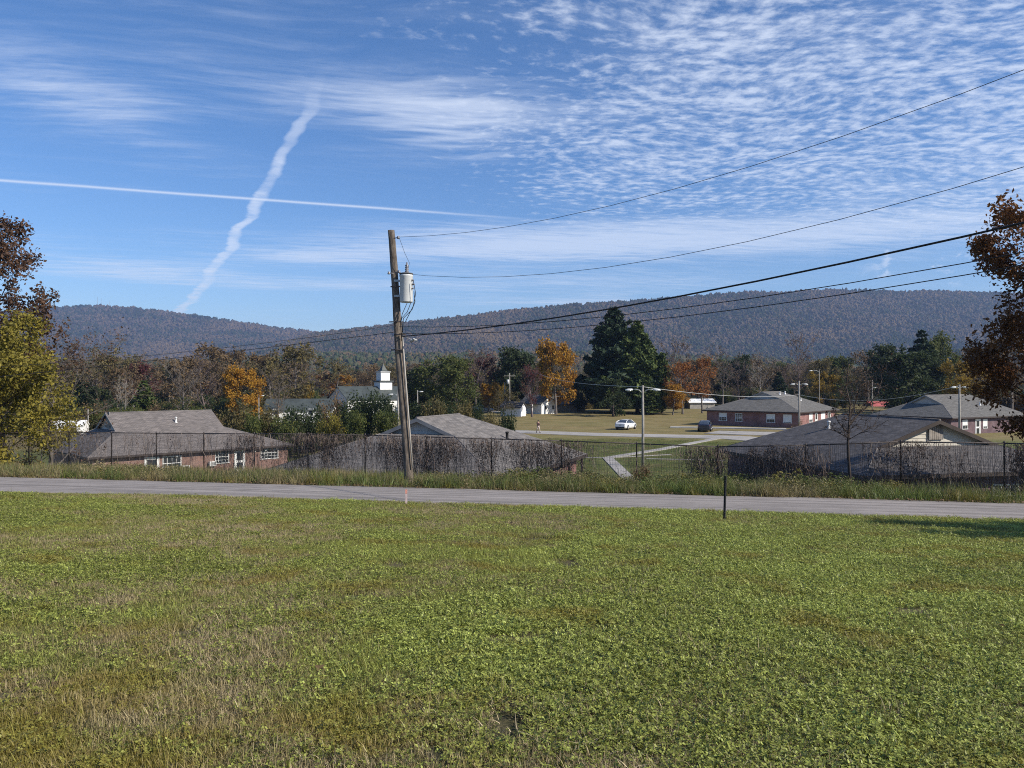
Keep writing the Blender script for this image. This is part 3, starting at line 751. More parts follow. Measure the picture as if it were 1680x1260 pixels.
def gabled(name, label, cat, base, rotz, W, L, wallh, rise, m_wall, m_roof, over=.3, group=None, deep=.6, m_gable=None):
    """plain gabled building: local x across the gable end, y along the ridge, z=0 on the ground"""
    t = thing(name, label, cat, base, rotz, group); w = MB(); hw = W / 2
    for a, b in (((-hw, 0), (hw, 0)), ((hw, 0), (hw, L)), ((hw, L), (-hw, L)), ((-hw, L), (-hw, 0))):
        d = math.dist(a, b); w.face([(*a, -deep), (*b, -deep), (*b, wallh), (*a, wallh)], 0, [(0, 0), (d, 0), (d, wallh), (0, wallh)])
    w.build('wall', m_wall, t)
    for y, nm in ((0, 'gable'), (L, 'gable')):
        g = MB(); e = .002 if y == 0 else -.002
        P = [(-hw, y + e, wallh), (hw, y + e, wallh), (0, y + e, wallh + rise)]
        g.face(P if y == 0 else P[::-1]); g.build(nm, m_gable or m_wall, t)
    r = MB(); k = rise / hw; q = hw + over; y0, y1 = -over, L + over; z0 = wallh - k * over + .08; z1 = wallh + rise + .08
    for sx in (-1, 1):
        a = [Vector((sx * q, y0, z0)), Vector((sx * q, y1, z0)), Vector((0, y1, z1)), Vector((0, y0, z1))]
        dn = Vector((0, 0, -.14)); P = [p + dn for p in a]
        uv = [(0, 0), (y1 - y0, 0), (y1 - y0, q), (0, q)]
        r.face(a if sx > 0 else a[::-1], 0, uv if sx > 0 else uv[::-1]); r.face(P[::-1] if sx > 0 else P)
        for i, j in ((0, 1), (1, 2), (3, 0)): r.face([a[i], P[i], P[j], a[j]])
    r.build('roof', m_roof, t)
    return t
def lbox(parent, name, mat, c, size):
    m = MB(); m.box(c, size); return m.build(name, mat, parent)
# wing of E, dark purplish brick
p0 = at(1640, 700, 112)
w = gabled('brick_wing', 'dark brick wing under a low roof at the right edge behind the rust coloured tree', 'house', (p0.x + 3.5, p0.y - 2.5, gz(p0.x, p0.y)), math.atan2(-.47, .88) - R(62), 7.0, 14.0, 2.5, 1.3, M_BR_P, M_SH_D)
for y in (2.0, 5.0, 8.5):
    o = lbox(w, 'window', M_WHITE, (-3.53, y, 1.5), (.06, 1.1, 1.2)); lbox(o, 'pane', M_GLASS, (-3.57, y, 1.5), (.03, .9, 1.0))
# --- church with a steeple
cb = at(554, 655, 165)
axis_c = Vector((.80, .60, 0)); rz = math.atan2(-.80, .60)   # local x -> (.6,-.8), local y -> (.8,.6)
gz_c = gz(cb.x, cb.y)
ze = (630 - 655) / F * 165 - gz_c
ch = gabled('church', 'white church with dark green roof and square white steeple', 'church', (cb.x, cb.y, gz_c), rz, 10.4, 15.5, ze, 2.75, M_WHITE, M_GREEN_ROOF, .25)
st = MB(); sy = 11.0; sb = ze + 1.2
st.box((0, sy, sb + 1.3), (3.0, 3.0, 2.6)); st.box((0, sy, sb + 2.75), (3.5, 3.5, .30), 1); st.box((0, sy, sb + 3.85), (2.25, 2.25, 1.9)); st.box((0, sy, sb + 4.86), (2.6, 2.6, .12))
sp = st.build('steeple', [M_WHITE, M_GREEN_ROOF], ch)
s2 = MB(); s2.tube([(0, sy, sb + 4.92), (0, sy, sb + 5.2), (0, sy, sb + 6.6), (0, sy, sb + 7.1)], [1.7, .95, .10, .03], 4, 0, True, False); s2.build('spire', M_GREEN_ROOF, sp)
for y in (3, 6.5, 10):
    o = lbox(ch, 'window', M_WHITE, (5.23, y, ze - 2.0), (.08, 1.1, 2.0)); lbox(o, 'pane', M_GLASS, (5.28, y, ze - 2.0), (.03, .9, 1.8))
lbox(ch, 'door', M_DARK, (5.22, 12.9, ze - 2.9), (.08, 1.6, 2.4))
p1 = at(487, 671, 152)
hall = gabled('church_hall', 'low hall with dark green roof and white wall to the left of the church', 'building', (p1.x - 5.6, p1.y - .6, gz(p1.x, p1.y)), math.atan2(-1, .05) + R(4), 8.0, 13.0, (630 - 671) / F * 152 - gz(p1.x, p1.y), 2.0, M_WHITE, M_GREEN_ROOF, .3)
for y in (2.2, 5.5, 9.0):
    o = lbox(hall, 'window', M_WHITE, (4.03, y, 1.9), (.07, 1.0, 1.3)); lbox(o, 'pane', M_GLASS, (4.07, y, 1.9), (.03, .8, 1.1))
# --- white shed and white house beyond the field
q = at(858, 671, 150)
shed = gabled('garden_shed', 'white shed with dark roof by the field, left of the white house', 'shed', (q.x, q.y, gz(q.x, q.y)), R(92) - R(8), 2.6, 4.3, 1.9, .95, plain('shed_white', (.70, .71, .74), .7, .1, 1.), M_SH_C, .25)
shed.rotation_euler = (0, 0, R(64)); lbox(shed, 'door', M_WHITE, (0, -.03, .95), (1.0, .05, 1.8)); lbox(shed, 'vent', M_DARK, (0, -.035, 2.2), (.3, .05, .3))
q = at(901, 671, 160)
hs = gabled('white_house', 'small white house with steep gable and grey roof beside the orange maple', 'house', (q.x, q.y, gz(q.x, q.y)), R(40), 4.4, 7.0, 2.2, 1.75, M_WHITE, M_SH_D, .2)
for x, z in ((-.0, 3.0), (-1.0, 1.35), (1.1, 1.35)):
    o = lbox(hs, 'window', M_TRIM, (x, -.03, z), (.62, .06, .75)); lbox(o, 'pane', M_GLASS, (x, -.07, z), (.46, .03, .6))
pc = MB(); pc.box((-3.0, 3.4, 2.12), (1.7, 4.5, .12)); pr = pc.build('porch_roof', M_SH_D, hs)
for y in (1.1, 3.2, 5.3):
    pp = MB(); pp.box((-3.75, y, .95), (.12, .12, 2.2)); pp.build('porch_post', M_WHITE, hs)
# --- white sheds, red roofed barn, trailer far off
q = at(1152, 672, 185)
car = gabled('carport', 'low white roofed shed seen past the left end of the wide brick house', 'shed', (q.x - 3.7, q.y, gz(q.x, q.y)), R(-84), 4.2, 6.2, 1.6, .75, plain('shed_grey', (.3, .28, .25), .8, .2, 1.), M_WHITE_ROOF, .35)
q = at(1446, 672, 200)
barn = gabled('red_roofed_barn', 'barn with a bright red metal roof behind the grey roofed house', 'barn', (q.x - 3.4, q.y, q.z - .5), R(-86), 6.0, 9.0, 1.1, 1.5, M_WHITE, M_RED_ROOF, .4)
lbox(barn, 'door', M_TRIM, (3.03, 4.0, 1.0), (.06, 2.0, 1.9))
q = at(116, 705, 120)
tr = gabled('mobile_home', 'white trailer home showing past the yellow tree at the left', 'trailer', (q.x - 2.2, q.y - 1.0, gz(q.x, q.y)), R(-72), 3.8, 4.6, 2.35, .7, M_WHITE, M_WHITE_ROOF, .15)
for y in (1.0, 3.4):
    o = lbox(tr, 'window', M_TRIM, (1.92, y, 1.5), (.06, .7, .8)); lbox(o, 'pane', M_GLASS, (1.96, y, 1.5), (.03, .56, .66))
q = at(150, 700, 140)
tr2 = gabled('utility_shed', 'small pale shed behind the gable of the long left house', 'shed', (q.x, q.y, gz(q.x, q.y) - .5), R(-75), 2.6, 3.0, 2.2, .6, M_WHITE, M_WHITE_ROOF, .15)
q = at(934, 672, 170)
ls = gabled('pole_barn', 'low dark roofed open shed under the orange maple', 'shed', (q.x - 3.0, q.y + 1, gz(q.x, q.y)), R(-88), 4.0, 6.5, 1.7, .8, plain('shed_brown', (.16, .14, .11), .9, .2, 1.), M_SH_C, .3)
# ================================================================== trees
def mat_bark(name, a, b, sc=6.0):
    m, nt, out = new_mat(name)
    p = texco(nt); n = noise(vscale(p, 1, 1, .18), sc, 5.0, 0.7); n2 = noise(p, 1.1, 3.0, 0.6)
    principled(nt, out, mix(nt, sstep(n * .7 + n2 * .4, .35, .75), a, b), 0.95, n, 0.8, 0.03, 0.1)
    return m
M_BARK = mat_bark('grey_bark', (0.085, 0.072, 0.064), (0.200, 0.175, 0.155))
M_BARK_D = mat_bark('dark_bark', (0.030, 0.024, 0.021), (0.085, 0.068, 0.060))
M_BARK_P = mat_bark('pale_bark', (0.16, 0.14, 0.12), (0.34, 0.31, 0.28))
M_TWIG = mat_bark('purplish_twigs', (0.085, 0.064, 0.062), (0.190, 0.150, 0.138))
def mat_leaf(name, stops, trans=0.35, rough=0.6, spec=0.2):
    m, nt, out = new_mat(name)
    isl = geo(nt, 'Random Per Island'); r = objrand(nt); p = texco(nt)
    n = noise(p, 0.45, 3.0, 0.55)
    k = isl * 0.55 + (n - 0.5) * 0.9 + 0.22 + (r - 0.5) * 0.12
    c = ramp(k, stops)
    b = nt.nodes.new('ShaderNodeBsdfPrincipled'); put(nt, b.inputs['Base Color'], c); b.inputs['Roughness'].default_value = rough; b.inputs['Specular IOR Level'].default_value = spec
    t = nt.nodes.new('ShaderNodeBsdfTranslucent'); put(nt, t.inputs['Color'], c)
    mx = nt.nodes.new('ShaderNodeMixShader'); mx.inputs[0].default_value = trans
    nt.links.new(b.outputs[0], mx.inputs[1]); nt.links.new(t.outputs[0], mx.inputs[2]); nt.links.new(mx.outputs[0], out.inputs['Surface'])
    return m
LEAF = {
    'gold': mat_leaf('golden_orange_leaves', [(0, (0.20, 0.085, 0.014)), (.4, (0.34, 0.165, 0.022)), (.75, (0.42, 0.235, 0.030)), (1, (0.34, 0.225, 0.040))]),
    'orange': mat_leaf('rust_orange_leaves', [(0, (0.158, 0.062, 0.022)), (.5, (0.276, 0.110, 0.030)), (1, (0.359, 0.173, 0.041))]),
    'rust': mat_leaf('rusty_brown_leaves', [(0, (0.095, 0.070, 0.042)), (.5, (0.170, 0.116, 0.062)), (1, (0.245, 0.165, 0.078))]),
    'russet_shade': mat_leaf('dark_russet_leaves', [(0, (0.080, 0.040, 0.019)), (.5, (0.155, 0.068, 0.025)), (1, (0.270, 0.125, 0.036))], .25),  # leaf colour darkened to stand in for the shade of a backlit crown
    'maroon': mat_leaf('maroon_leaves', [(0, (0.065, 0.021, 0.023)), (.6, (0.117, 0.036, 0.034)), (1, (0.156, 0.058, 0.039))]),
    'olive': mat_leaf('olive_brown_leaves', [(0, (0.072, 0.065, 0.026)), (.5, (0.144, 0.119, 0.047)), (1, (0.234, 0.176, 0.065))]),
    'green': mat_leaf('mid_green_leaves', [(0, (0.041, 0.058, 0.017)), (.5, (0.090, 0.108, 0.028)), (.85, (0.152, 0.149, 0.038)), (1, (0.206, 0.166, 0.041))]),
    'dark': mat_leaf('dark_green_leaves', [(0, (0.024, 0.037, 0.016)), (.6, (0.047, 0.066, 0.024)), (1, (0.086, 0.093, 0.034))]),
    'yellow': mat_leaf('yellow_green_leaves', [(0, (0.095, 0.086, 0.022)), (.35, (0.200, 0.172, 0.034)), (.75, (0.340, 0.275, 0.046)), (1, (0.48, 0.40, 0.10))], .4),
    'amber': mat_leaf('amber_yellow_leaves', [(0, (0.13, 0.085, 0.016)), (.5, (0.24, 0.155, 0.022)), (1, (0.33, 0.23, 0.035))]),
    'brown': mat_leaf('dry_brown_leaves', [(0, (0.052, 0.032, 0.023)), (.5, (0.098, 0.055, 0.034)), (1, (0.172, 0.094, 0.052))], .25),
    'needle': mat_leaf('pine_needles', [(0, (0.019, 0.036, 0.020)), (.6, (0.036, 0.058, 0.028)), (1, (0.066, 0.085, 0.036))], .15),
    'needle2': mat_leaf('light_needles', [(0, (0.049, 0.074, 0.023)), (.6, (0.093, 0.123, 0.033)), (1, (0.154, 0.177, 0.046))], .2),
}
def rand_unit(rng, n):
    v = rng.normal(size=(n, 3)); return v / np.linalg.norm(v, axis=1)[:, None]
def leaf_quads(C, size, rng, flat=0.0, long=1.5):
    """diamond leaves at centres C: (4n,3) vertices and (n,4) faces"""
    n = len(C); N = rand_unit(rng, n)
    if flat: N[:, 2] += flat; N /= np.linalg.norm(N, axis=1)[:, None]
    U = np.cross(N, rand_unit(rng, n)); U /= np.linalg.norm(U, axis=1)[:, None] + 1e-9; W = np.cross(N, U)
    s = (size * rng.uniform(0.6, 1.3, n))[:, None] if np.isscalar(size) else size[:, None]
    V = np.stack([C - U * s * long / 2, C + W * s * .42 + N * s * .12, C + U * s * long / 2, C - W * s * .42 + N * s * .12], 1).reshape(-1, 3)
    return V, np.arange(4 * n).reshape(n, 4)
def skeleton(rng, H, cb, rad, r0, levels=3, up=0.35, nmain=16, wob=0.10, fork=None, shape='round'):
    """trunk and limbs as polylines [(points, radii)], plus the twig points leaves hang on"""
    br = []; tips = []
    n = 9; P = []; d = np.array((rng.uniform(-.08, .08), rng.uniform(-.08, .08), 1.0)); p = np.zeros(3)
    top = H * 0.97
    for i in range(n + 1):
        P.append(p.copy()); p = p + d * top / n; d = d + np.array((*rng.normal(0, wob * .5, 2), 0)); d = d / np.linalg.norm(d)
    P = np.array(P); rr = r0 * (1 - np.linspace(0, 1, n + 1)) ** 0.8 + 0.012
    rr[0] *= 1.35
    br.append((P, rr))
    def env(f):      # crown half-width at height fraction f of the crown
        if shape == 'round': return math.sqrt(max(0.02, 1 - (2 * f - 0.85) ** 2)) if f < .925 else .35
        if shape == 'vase': return 0.35 + 0.75 * f ** .8 if f < .85 else 0.7
        if shape == 'oval': return max(.12, math.sin(math.pi * min(1, f * .86 + .12)) ** .75)
        return 1.0
    def limb(p, d, L, r, lev):
        k = max(3, int(4 + L / 1.5)) if lev < 3 else 3
        k = min(k, 7); Q = [p.copy()]; dd = d.copy()
        for i in range(k):
            dd = dd + rng.normal(0, wob * 1.6, 3) + np.array((0, 0, up * .18)); dd = dd / np.linalg.norm(dd)
            Q.append(Q[-1] + dd * L / k)
        Q = np.array(Q); R_ = r * (1 - 0.85 * np.linspace(0, 1, k + 1))
        br.append((Q, np.maximum(R_, .006)))
        if lev >= levels:
            for q in Q[1:]: tips.append(q)
            return
        m = int(rng.integers(4, 7)) if lev < levels - 1 else int(rng.integers(4, 7))
        for j in range(m):
            f = rng.uniform(.25, 1.0) if j else 1.0
            x = f * k; i = min(int(x), k - 1); q = Q[i] * (1 - (x - i)) + Q[i + 1] * (x - i)
            t = Q[i + 1] - Q[i]; t = t / np.linalg.norm(t)
            w = rng.normal(size=3); w -= t * (w @ t); w /= np.linalg.norm(w)
            nd = t * rng.uniform(.5, .9) + w * rng.uniform(.5, .9) + np.array((0, 0, up * .35)); nd /= np.linalg.norm(nd)
            limb(q, nd, L * rng.uniform(.38, .60) * (1.1 - .4 * f), max(.008, R_[i] * rng.uniform(.45, .65)), lev + 1)
    for j in range(nmain):
        f = (j + rng.uniform(.1, .9)) / nmain
        z = H * (cb + (1 - cb) * f * .95); x = z / top * n; i = min(int(x), n - 1); q = P[i] * (1 - (x - i)) + P[i + 1] * (x - i)
        a = j * 2.4 + rng.uniform(-.5, .5); tilt = up + rng.uniform(-.15, .25) + f * .55
        d = np.array((math.cos(a), math.sin(a), tilt)); d /= np.linalg.norm(d)
        L = rad * env(f) * rng.uniform(.85, 1.15) / max(.35, math.hypot(d[0], d[1])) * (.8 if f < .8 else .6)
        limb(q, d, max(.5, L), max(.02, r0 * .42 * (1 - .72 * f)), 1)
    return br, np.array(tips)
def limbs_mesh(name, br, mats, sides=(8, 5, 3), rmin=0.0):
    Vs = []; Fs = []; base = 0
    for P, Rr in br:
        k = sides[0] if Rr[0] > .10 else (sides[1] if Rr[0] > .04 else sides[2])
        m = len(P); T = np.gradient(P, axis=0); T /= np.linalg.norm(T, axis=1)[:, None] + 1e-9
        ref = np.array((1.0, 0, 0)) if abs(T[0][0]) < .9 else np.array((0, 1.0, 0))
        U = ref - T * (T @ ref)[:, None]; U /= np.linalg.norm(U, axis=1)[:, None] + 1e-9; W = np.cross(T, U)
        a = np.arange(k) * 2 * math.pi / k
        ring = P[:, None, :] + (U[:, None, :] * np.cos(a)[None, :, None] + W[:, None, :] * np.sin(a)[None, :, None]) * np.maximum(Rr, rmin)[:, None, None]
        Vs.append(ring.reshape(-1, 3))
        i = np.arange(m - 1)[:, None] * k + np.arange(k)[None, :]; j = np.arange(m - 1)[:, None] * k + (np.arange(k)[None, :] + 1) % k
        Fs.append((np.stack([i, j, j + k, i + k], -1).reshape(-1, 4)) + base); base += m * k
    return np_mesh(name, np.concatenate(Vs), np.concatenate(Fs), mats, True)
def crown_leaves(name, tips, per, spread, size, mat, rng, keep=1.0, flat=0.0, clump=True):
    T = tips
    if keep < 1: T = T[rng.random(len(T)) < keep]
    C = np.repeat(T, per, 0); C = C + rng.normal(0, spread, C.shape)
    V, Fq = leaf_quads(C, size, rng, flat)
    return np_mesh(name, V, Fq, mat)
PROTO = {}
def make_proto(key, seed, H, cb, rad, r0, leaf, per, spread, size, keep=1.0, levels=3, up=.35, nmain=16, shape='round', bark=None, rmin=.02, leaf2=None):
    rng = np.random.default_rng(seed)
    br, tips = skeleton(rng, H, cb, rad, r0, levels, up, nmain, shape=shape)
    wood = limbs_mesh('trunk', br, bark or M_BARK, rmin=rmin)
    lv = crown_leaves('crown', tips, per, spread, size, LEAF[leaf], rng, keep) if per else None
    PROTO[key] = (H, rad, wood, lv, len(tips))
# leafy, thin and bare kinds, 12 m tall when unscaled
for i in range(3): make_proto('gold%d' % i, 100 + i, 12, .16, 4.4, .26, 'gold', 6, .36, .32, 1.0, shape='oval', nmain=20)
for i in range(2): make_proto('orange%d' % i, 110 + i, 12, .15, 4.2, .22, 'orange', 2, .34, .34, .75, up=.45, shape='oval', nmain=17)
for i in range(4): make_proto('rust%d' % i, 120 + i, 12, .18, 4.6, .24, 'rust', 2, .40, .36, .75, up=.5, nmain=16)
make_proto('maroon0', 130, 12, .2, 4.4, .24, 'maroon', 3, .40, .36, .8, up=.4)
for i in range(3): make_proto('olive%d' % i, 140 + i, 12, .18, 4.8, .26, 'olive', 2, .38, .34, .8, up=.4, nmain=16)
for i in range(3): make_proto('green%d' % i, 150 + i, 12, .08, 5.0, .26, 'green', 4, .40, .36, 1.0, nmain=20, shape='round')
for i in range(3): make_proto('dark%d' % i, 160 + i, 12, .06, 4.6, .26, 'dark', 4, .40, .38, 1.0, nmain=20, shape='round', bark=M_BARK_D)
make_proto('amber0', 170, 12, .12, 5.2, .24, 'amber', 4, .38, .32, .95, nmain=18)
for i in range(4): make_proto('bare%d' % i, 180 + i, 12, .16, 4.4, .22, 'rust', 1, .3, .26, .22, up=.6, nmain=17, shape='vase', bark=(M_TWIG, M_BARK, M_TWIG, M_BARK_P)[i], rmin=.028)
make_proto('pear0', 190, 12, .16, 4.4, .30, 'maroon', 2, .3, .26, .5, up=.9, nmain=22, shape='oval', bark=M_TWIG, rmin=.03)

def fir_proto(key, seed, H, rad, leaf, droop=.0, lift=.25, whorls=24, dens=1.0, taper=1.0, asym=0.0):
    """conifer: straight trunk, whorls of boughs carrying flat sprays of needles"""
    rng = np.random.default_rng(seed); br = [(np.array([(0, 0, 0), (.1, 0, H * .5), (0, 0, H)]), np.array((H * .022, H * .013, .03)))]; C = []; S = []
    for w in range(whorls):
        f = (w + rng.uniform(0, .8)) / whorls; z = H * (.05 + .94 * f)
        L0 = rad * (1 - f) ** taper * (.86 + .14 * min(1, f * 6)) + .25
        nb = 6 if f < .8 else 4
        for b in range(nb):
            a = b * 2 * math.pi / nb + w * 1.1 + rng.uniform(-.35, .35); L = L0 * rng.uniform(.66, 1.16) * (1 + asym * math.cos(a))
            k = 6; Q = []
            for i in range(k + 1):
                s = i / k; Q.append((math.cos(a) * L * s, math.sin(a) * L * s, z + L * (lift * s * s - droop * s + .06 * s) + rng.uniform(-.05, .05)))
            Q = np.array(Q); br.append((Q, np.linspace(.06, .012, k + 1) * H / 12))
            m = int((14 + 10 * L) * dens)
            s = rng.uniform(.22, 1.02, m) ** .8
            base = np.stack([np.interp(s * k, np.arange(k + 1), Q[:, j]) for j in range(3)], -1)
            side = rng.normal(0, .16, m) * (1.15 - s * .6) * L
            base += np.stack([-math.sin(a) * side, math.cos(a) * side, -np.abs(side) * .12 + rng.normal(0, .10, m) * L ** .5 * .5], -1)
            C.append(base)
    C = np.concatenate(C)
    V, Fq = leaf_quads(C, .50 * H / 16, rng, .55, 1.9)
    PROTO[key] = (H, rad, limbs_mesh('trunk', br, M_BARK_D), np_mesh('crown', V, Fq, LEAF[leaf]), len(C))
fir_proto('pine0', 200, 16, 6.2, 'needle', .10, .26, 30, 2.2, .72, .12)
fir_proto('pine1', 201, 16, 6.0, 'needle2', .06, .30, 30, 2.2, .80, .10)
fir_proto('fir0', 202, 12, 3.0, 'needle', .12, .10, 24, 1.0, .85)
fir_proto('fir1', 203, 12, 2.8, 'needle2', .1, .15, 24, 1.0, .9)
fir_proto('cedar0', 204, 12, 2.2, 'needle2', -.3, .5, 26, 1.3, .6)

TREE_N = 0
def tree(key, name, label, px, top, Y, wpx=None, group=None, rot=None, x=None, sink=0.0, cat='tree'):
    """stand a copy of a kind of tree where the photograph shows it: top at pixel row top, wpx pixels wide"""
    global TREE_N
    TREE_N += 1
    H, rad, wood, lv, _ = PROTO[key]
    if x is None: x = (px - 840.0) / F * Y
    z = gz(x, Y) - sink
    h = (630.0 - top) / F * Y - z
    sz = h / H; sx = (wpx / F * Y) / (2.1 * rad) if wpx else sz
    t = thing(name, label, cat, (x, Y, z), rot if rot is not None else TREE_N * 2.399, group)
    t.scale = (sx, sx, sz)
    o = link('trunk', wood, t)
    if lv is not None: link('crown', lv, t)
    return t
TG = 'trees standing across the valley'
for args in [
    ('olive0', 'ochre_tree', 'ochre topped tree rising beyond the left end of the long brick roof', 172, 588, 150, 84),
    ('fir0', 'dark_fir', 'dark fir behind the white trailer at the left', 140, 606, 150, 50),
    ('dark0', 'dark_tree', 'dark bushy tree over the small pale shed', 150, 640, 145, 55),
    ('rust0', 'brown_tree', 'pale brown tree right of the ochre topped tree', 205, 606, 148, 60),
    ('maroon0', 'maroon_tree', 'deep maroon tree showing above the long brick roof', 232, 603, 170, 62),
    ('fir1', 'fir_tree', 'dull green fir in front of the maroon tree', 236, 624, 138, 62),
    ('bare3', 'bare_tree', 'leafless tree with a pale leaning trunk over the taupe roof', 205, 636, 130, 50),
    ('rust1', 'rust_tree', 'rust topped tree above the middle of the taupe roof', 275, 600, 155, 80),
    ('bare1', 'bare_tree', 'bare grey tree with whitish limbs behind the taupe ridge', 300, 618, 132, 85),
    ('rust2', 'brown_tree', 'brown tree right of the rust topped tree', 318, 598, 160, 66),
    ('bare0', 'bare_tree', 'purplish bare tree over the right end of the taupe ridge', 338, 604, 138, 82),
    ('rust3', 'rust_tree', 'tall rusty tree left of the golden tree', 378, 583, 165, 100),
    ('rust0', 'rust_tree', 'rusty round tree behind the golden tree', 420, 586, 170, 90),
    ('gold0', 'golden_tree', 'bright golden orange tree left of the church hall', 402, 612, 140, 66),
    ('olive1', 'olive_tree', 'tall olive brown tree behind the green roofed church hall', 482, 576, 168, 108),
    ('olive2', 'olive_tree', 'low olive tree between the golden tree and the church hall', 446, 606, 160, 70),
    ('bare1', 'bare_tree', 'bare tree tangled before the tall olive brown tree', 456, 625, 145, 72),
    ('amber0', 'yellow_tree', 'small yellow tree peeping over the church hall roof', 496, 636, 168, 28),
    ('orange0', 'orange_tree', 'dull orange tree behind the church gable', 540, 616, 215, 60),
    ('gold1', 'golden_tree', 'golden tree between church gable and steeple', 562, 618, 225, 48),
    ('rust1', 'brown_tree', 'low brown tree left of the steeple', 598, 628, 235, 46),
    ('dark1', 'dark_tree', 'dark tree directly right of the leaning utility pole', 696, 606, 155, 66),
    ('green0', 'green_tree', 'broad green tree right of the leaning utility pole', 730, 597, 148, 104),
    ('green1', 'green_tree', 'yellowish green tree at the right side of the broad green tree', 752, 606, 143, 70),
    ('bare2', 'bare_tree', 'dark purplish bare tree between the green trees and the dark oak', 780, 588, 172, 84),
    ('maroon0', 'maroon_tree', 'dusky maroon tree left of the distant power pole', 800, 592, 180, 60),
    ('dark2', 'dark_tree', 'large dark green oak behind the distant power pole', 838, 578, 178, 84),
    ('gold2', 'golden_tree', 'small rusty gold tree left of the distant power pole', 802, 634, 165, 36),
    ('amber0', 'yellow_tree', 'small yellow green tree left of the dark oak', 818, 634, 172, 30),
    ('olive0', 'round_tree', 'round grey green small tree in front of the white shed', 826, 647, 148, 48),
    ('pear0', 'bare_tree', 'dense purple pear tree in front of the white house', 873, 614, 148, 46),
    ('gold0', 'maple_tree', 'large golden orange maple beside the white house', 912, 570, 158, 70),
    ('dark0', 'dark_tree', 'low dark tree between the golden maple and the great pine', 950, 622, 168, 46),
    ('pine0', 'pine_tree', 'great dark pine towering over the field', 1006, 505, 166, 150),
    ('pine1', 'pine_tree', 'lighter green pine leaning out of the great dark pine on its right', 1046, 527, 162, 132),
    ('cedar0', 'cedar_tree', 'slim light green cedar at the right foot of the two pines', 1086, 579, 160, 38),
    ('dark1', 'magnolia_tree', 'glossy dark magnolia standing before the great pine', 1006, 626, 150, 58),
    ('fir1', 'fir_tree', 'low fir under the lighter green pine', 1068, 628, 156, 46),
    ('bare0', 'bare_tree', 'tall purplish bare tree right of the two pines', 1112, 572, 190, 70),
    ('orange0', 'orange_tree', 'rusty orange tree right of the slim cedar', 1120, 598, 158, 62),
    ('orange1', 'orange_tree', 'orange tree whose dark trunk stands by the white roofed shed', 1152, 592, 162, 56),
    ('gold1', 'golden_tree', 'low bright orange tree under the rusty orange tree', 1104, 634, 155, 44),
    ('bare1', 'bare_tree', 'grey bare tree left of the wide brick house roof', 1186, 590, 195, 66),
    ('dark2', 'dark_tree', 'dark topped tree over the bare wood left of the brick ridge', 1222, 588, 215, 48),
    ('bare2', 'bare_tree', 'brown bare tree over the left slope of the wide brick house', 1212, 606, 185, 70),
    ('bare3', 'bare_tree', 'pale twiggy tree directly behind the wide brick house ridge', 1246, 608, 182, 66),
    ('fir0', 'dark_fir', 'bluish dark fir right of the brick ridge', 1278, 610, 190, 46),
    ('bare0', 'bare_tree', 'tallest bare tree, above the lamp pole by the wide brick house', 1311, 566, 180, 62),
    ('olive1', 'olive_tree', 'olive tree beside the tall lamp arm', 1345, 596, 190, 60),
    ('fir1', 'fir_tree', 'grey green fir right of the tall lamp arm', 1372, 588, 200, 44),
    ('amber0', 'yellow_tree', 'dull yellow low tree behind the tall lamp arm', 1352, 616, 170, 52),
    ('olive2', 'olive_tree', 'narrow ochre tree left of the red roofed barn', 1402, 620, 165, 40),
    ('rust3', 'rust_tree', 'rust topped tree over the red roofed barn', 1424, 588, 200, 62),
    ('dark0', 'dark_tree', 'dark green tree left of the pointed dark cedar', 1462, 574, 175, 70),
    ('fir0', 'dark_fir', 'pointed dark cedar highest behind the far grey roof', 1512, 541, 160, 88),
    ('dark1', 'dark_tree', 'large black green tree behind the far grey roof', 1496, 584, 140, 110),
    ('green2', 'green_tree', 'mid green tree right of the pointed dark cedar', 1548, 562, 165, 72),
    ('dark2', 'dark_tree', 'dark tree left of the amber tree', 1530, 590, 150, 60),
    ('amber0', 'amber_tree', 'amber yellow tree behind the right end of the far grey roof', 1572, 602, 132, 80),
    ('rust2', 'rust_tree', 'brown rusty tree right of the amber tree', 1612, 582, 150, 80),
    ('rust1', 'rust_tree', 'wide rusty tree at the right border behind the brick wing', 1660, 560, 145, 90),
    ('olive0', 'olive_tree', 'olive tree half hidden by the yellow tree at the left border', 60, 600, 130, 110),
    ('rust3', 'rust_tree', 'rusty tree behind the yellow tree at the left border', 20, 596, 140, 110),
    ('rust0', 'rust_tree', 'brown tree left of the dark fir by the trailer', 105, 602, 155, 80),
]:
    key, name, label, px, top, Y, wpx = args
    tree(key, name, label, px, top, Y, wpx, TG)

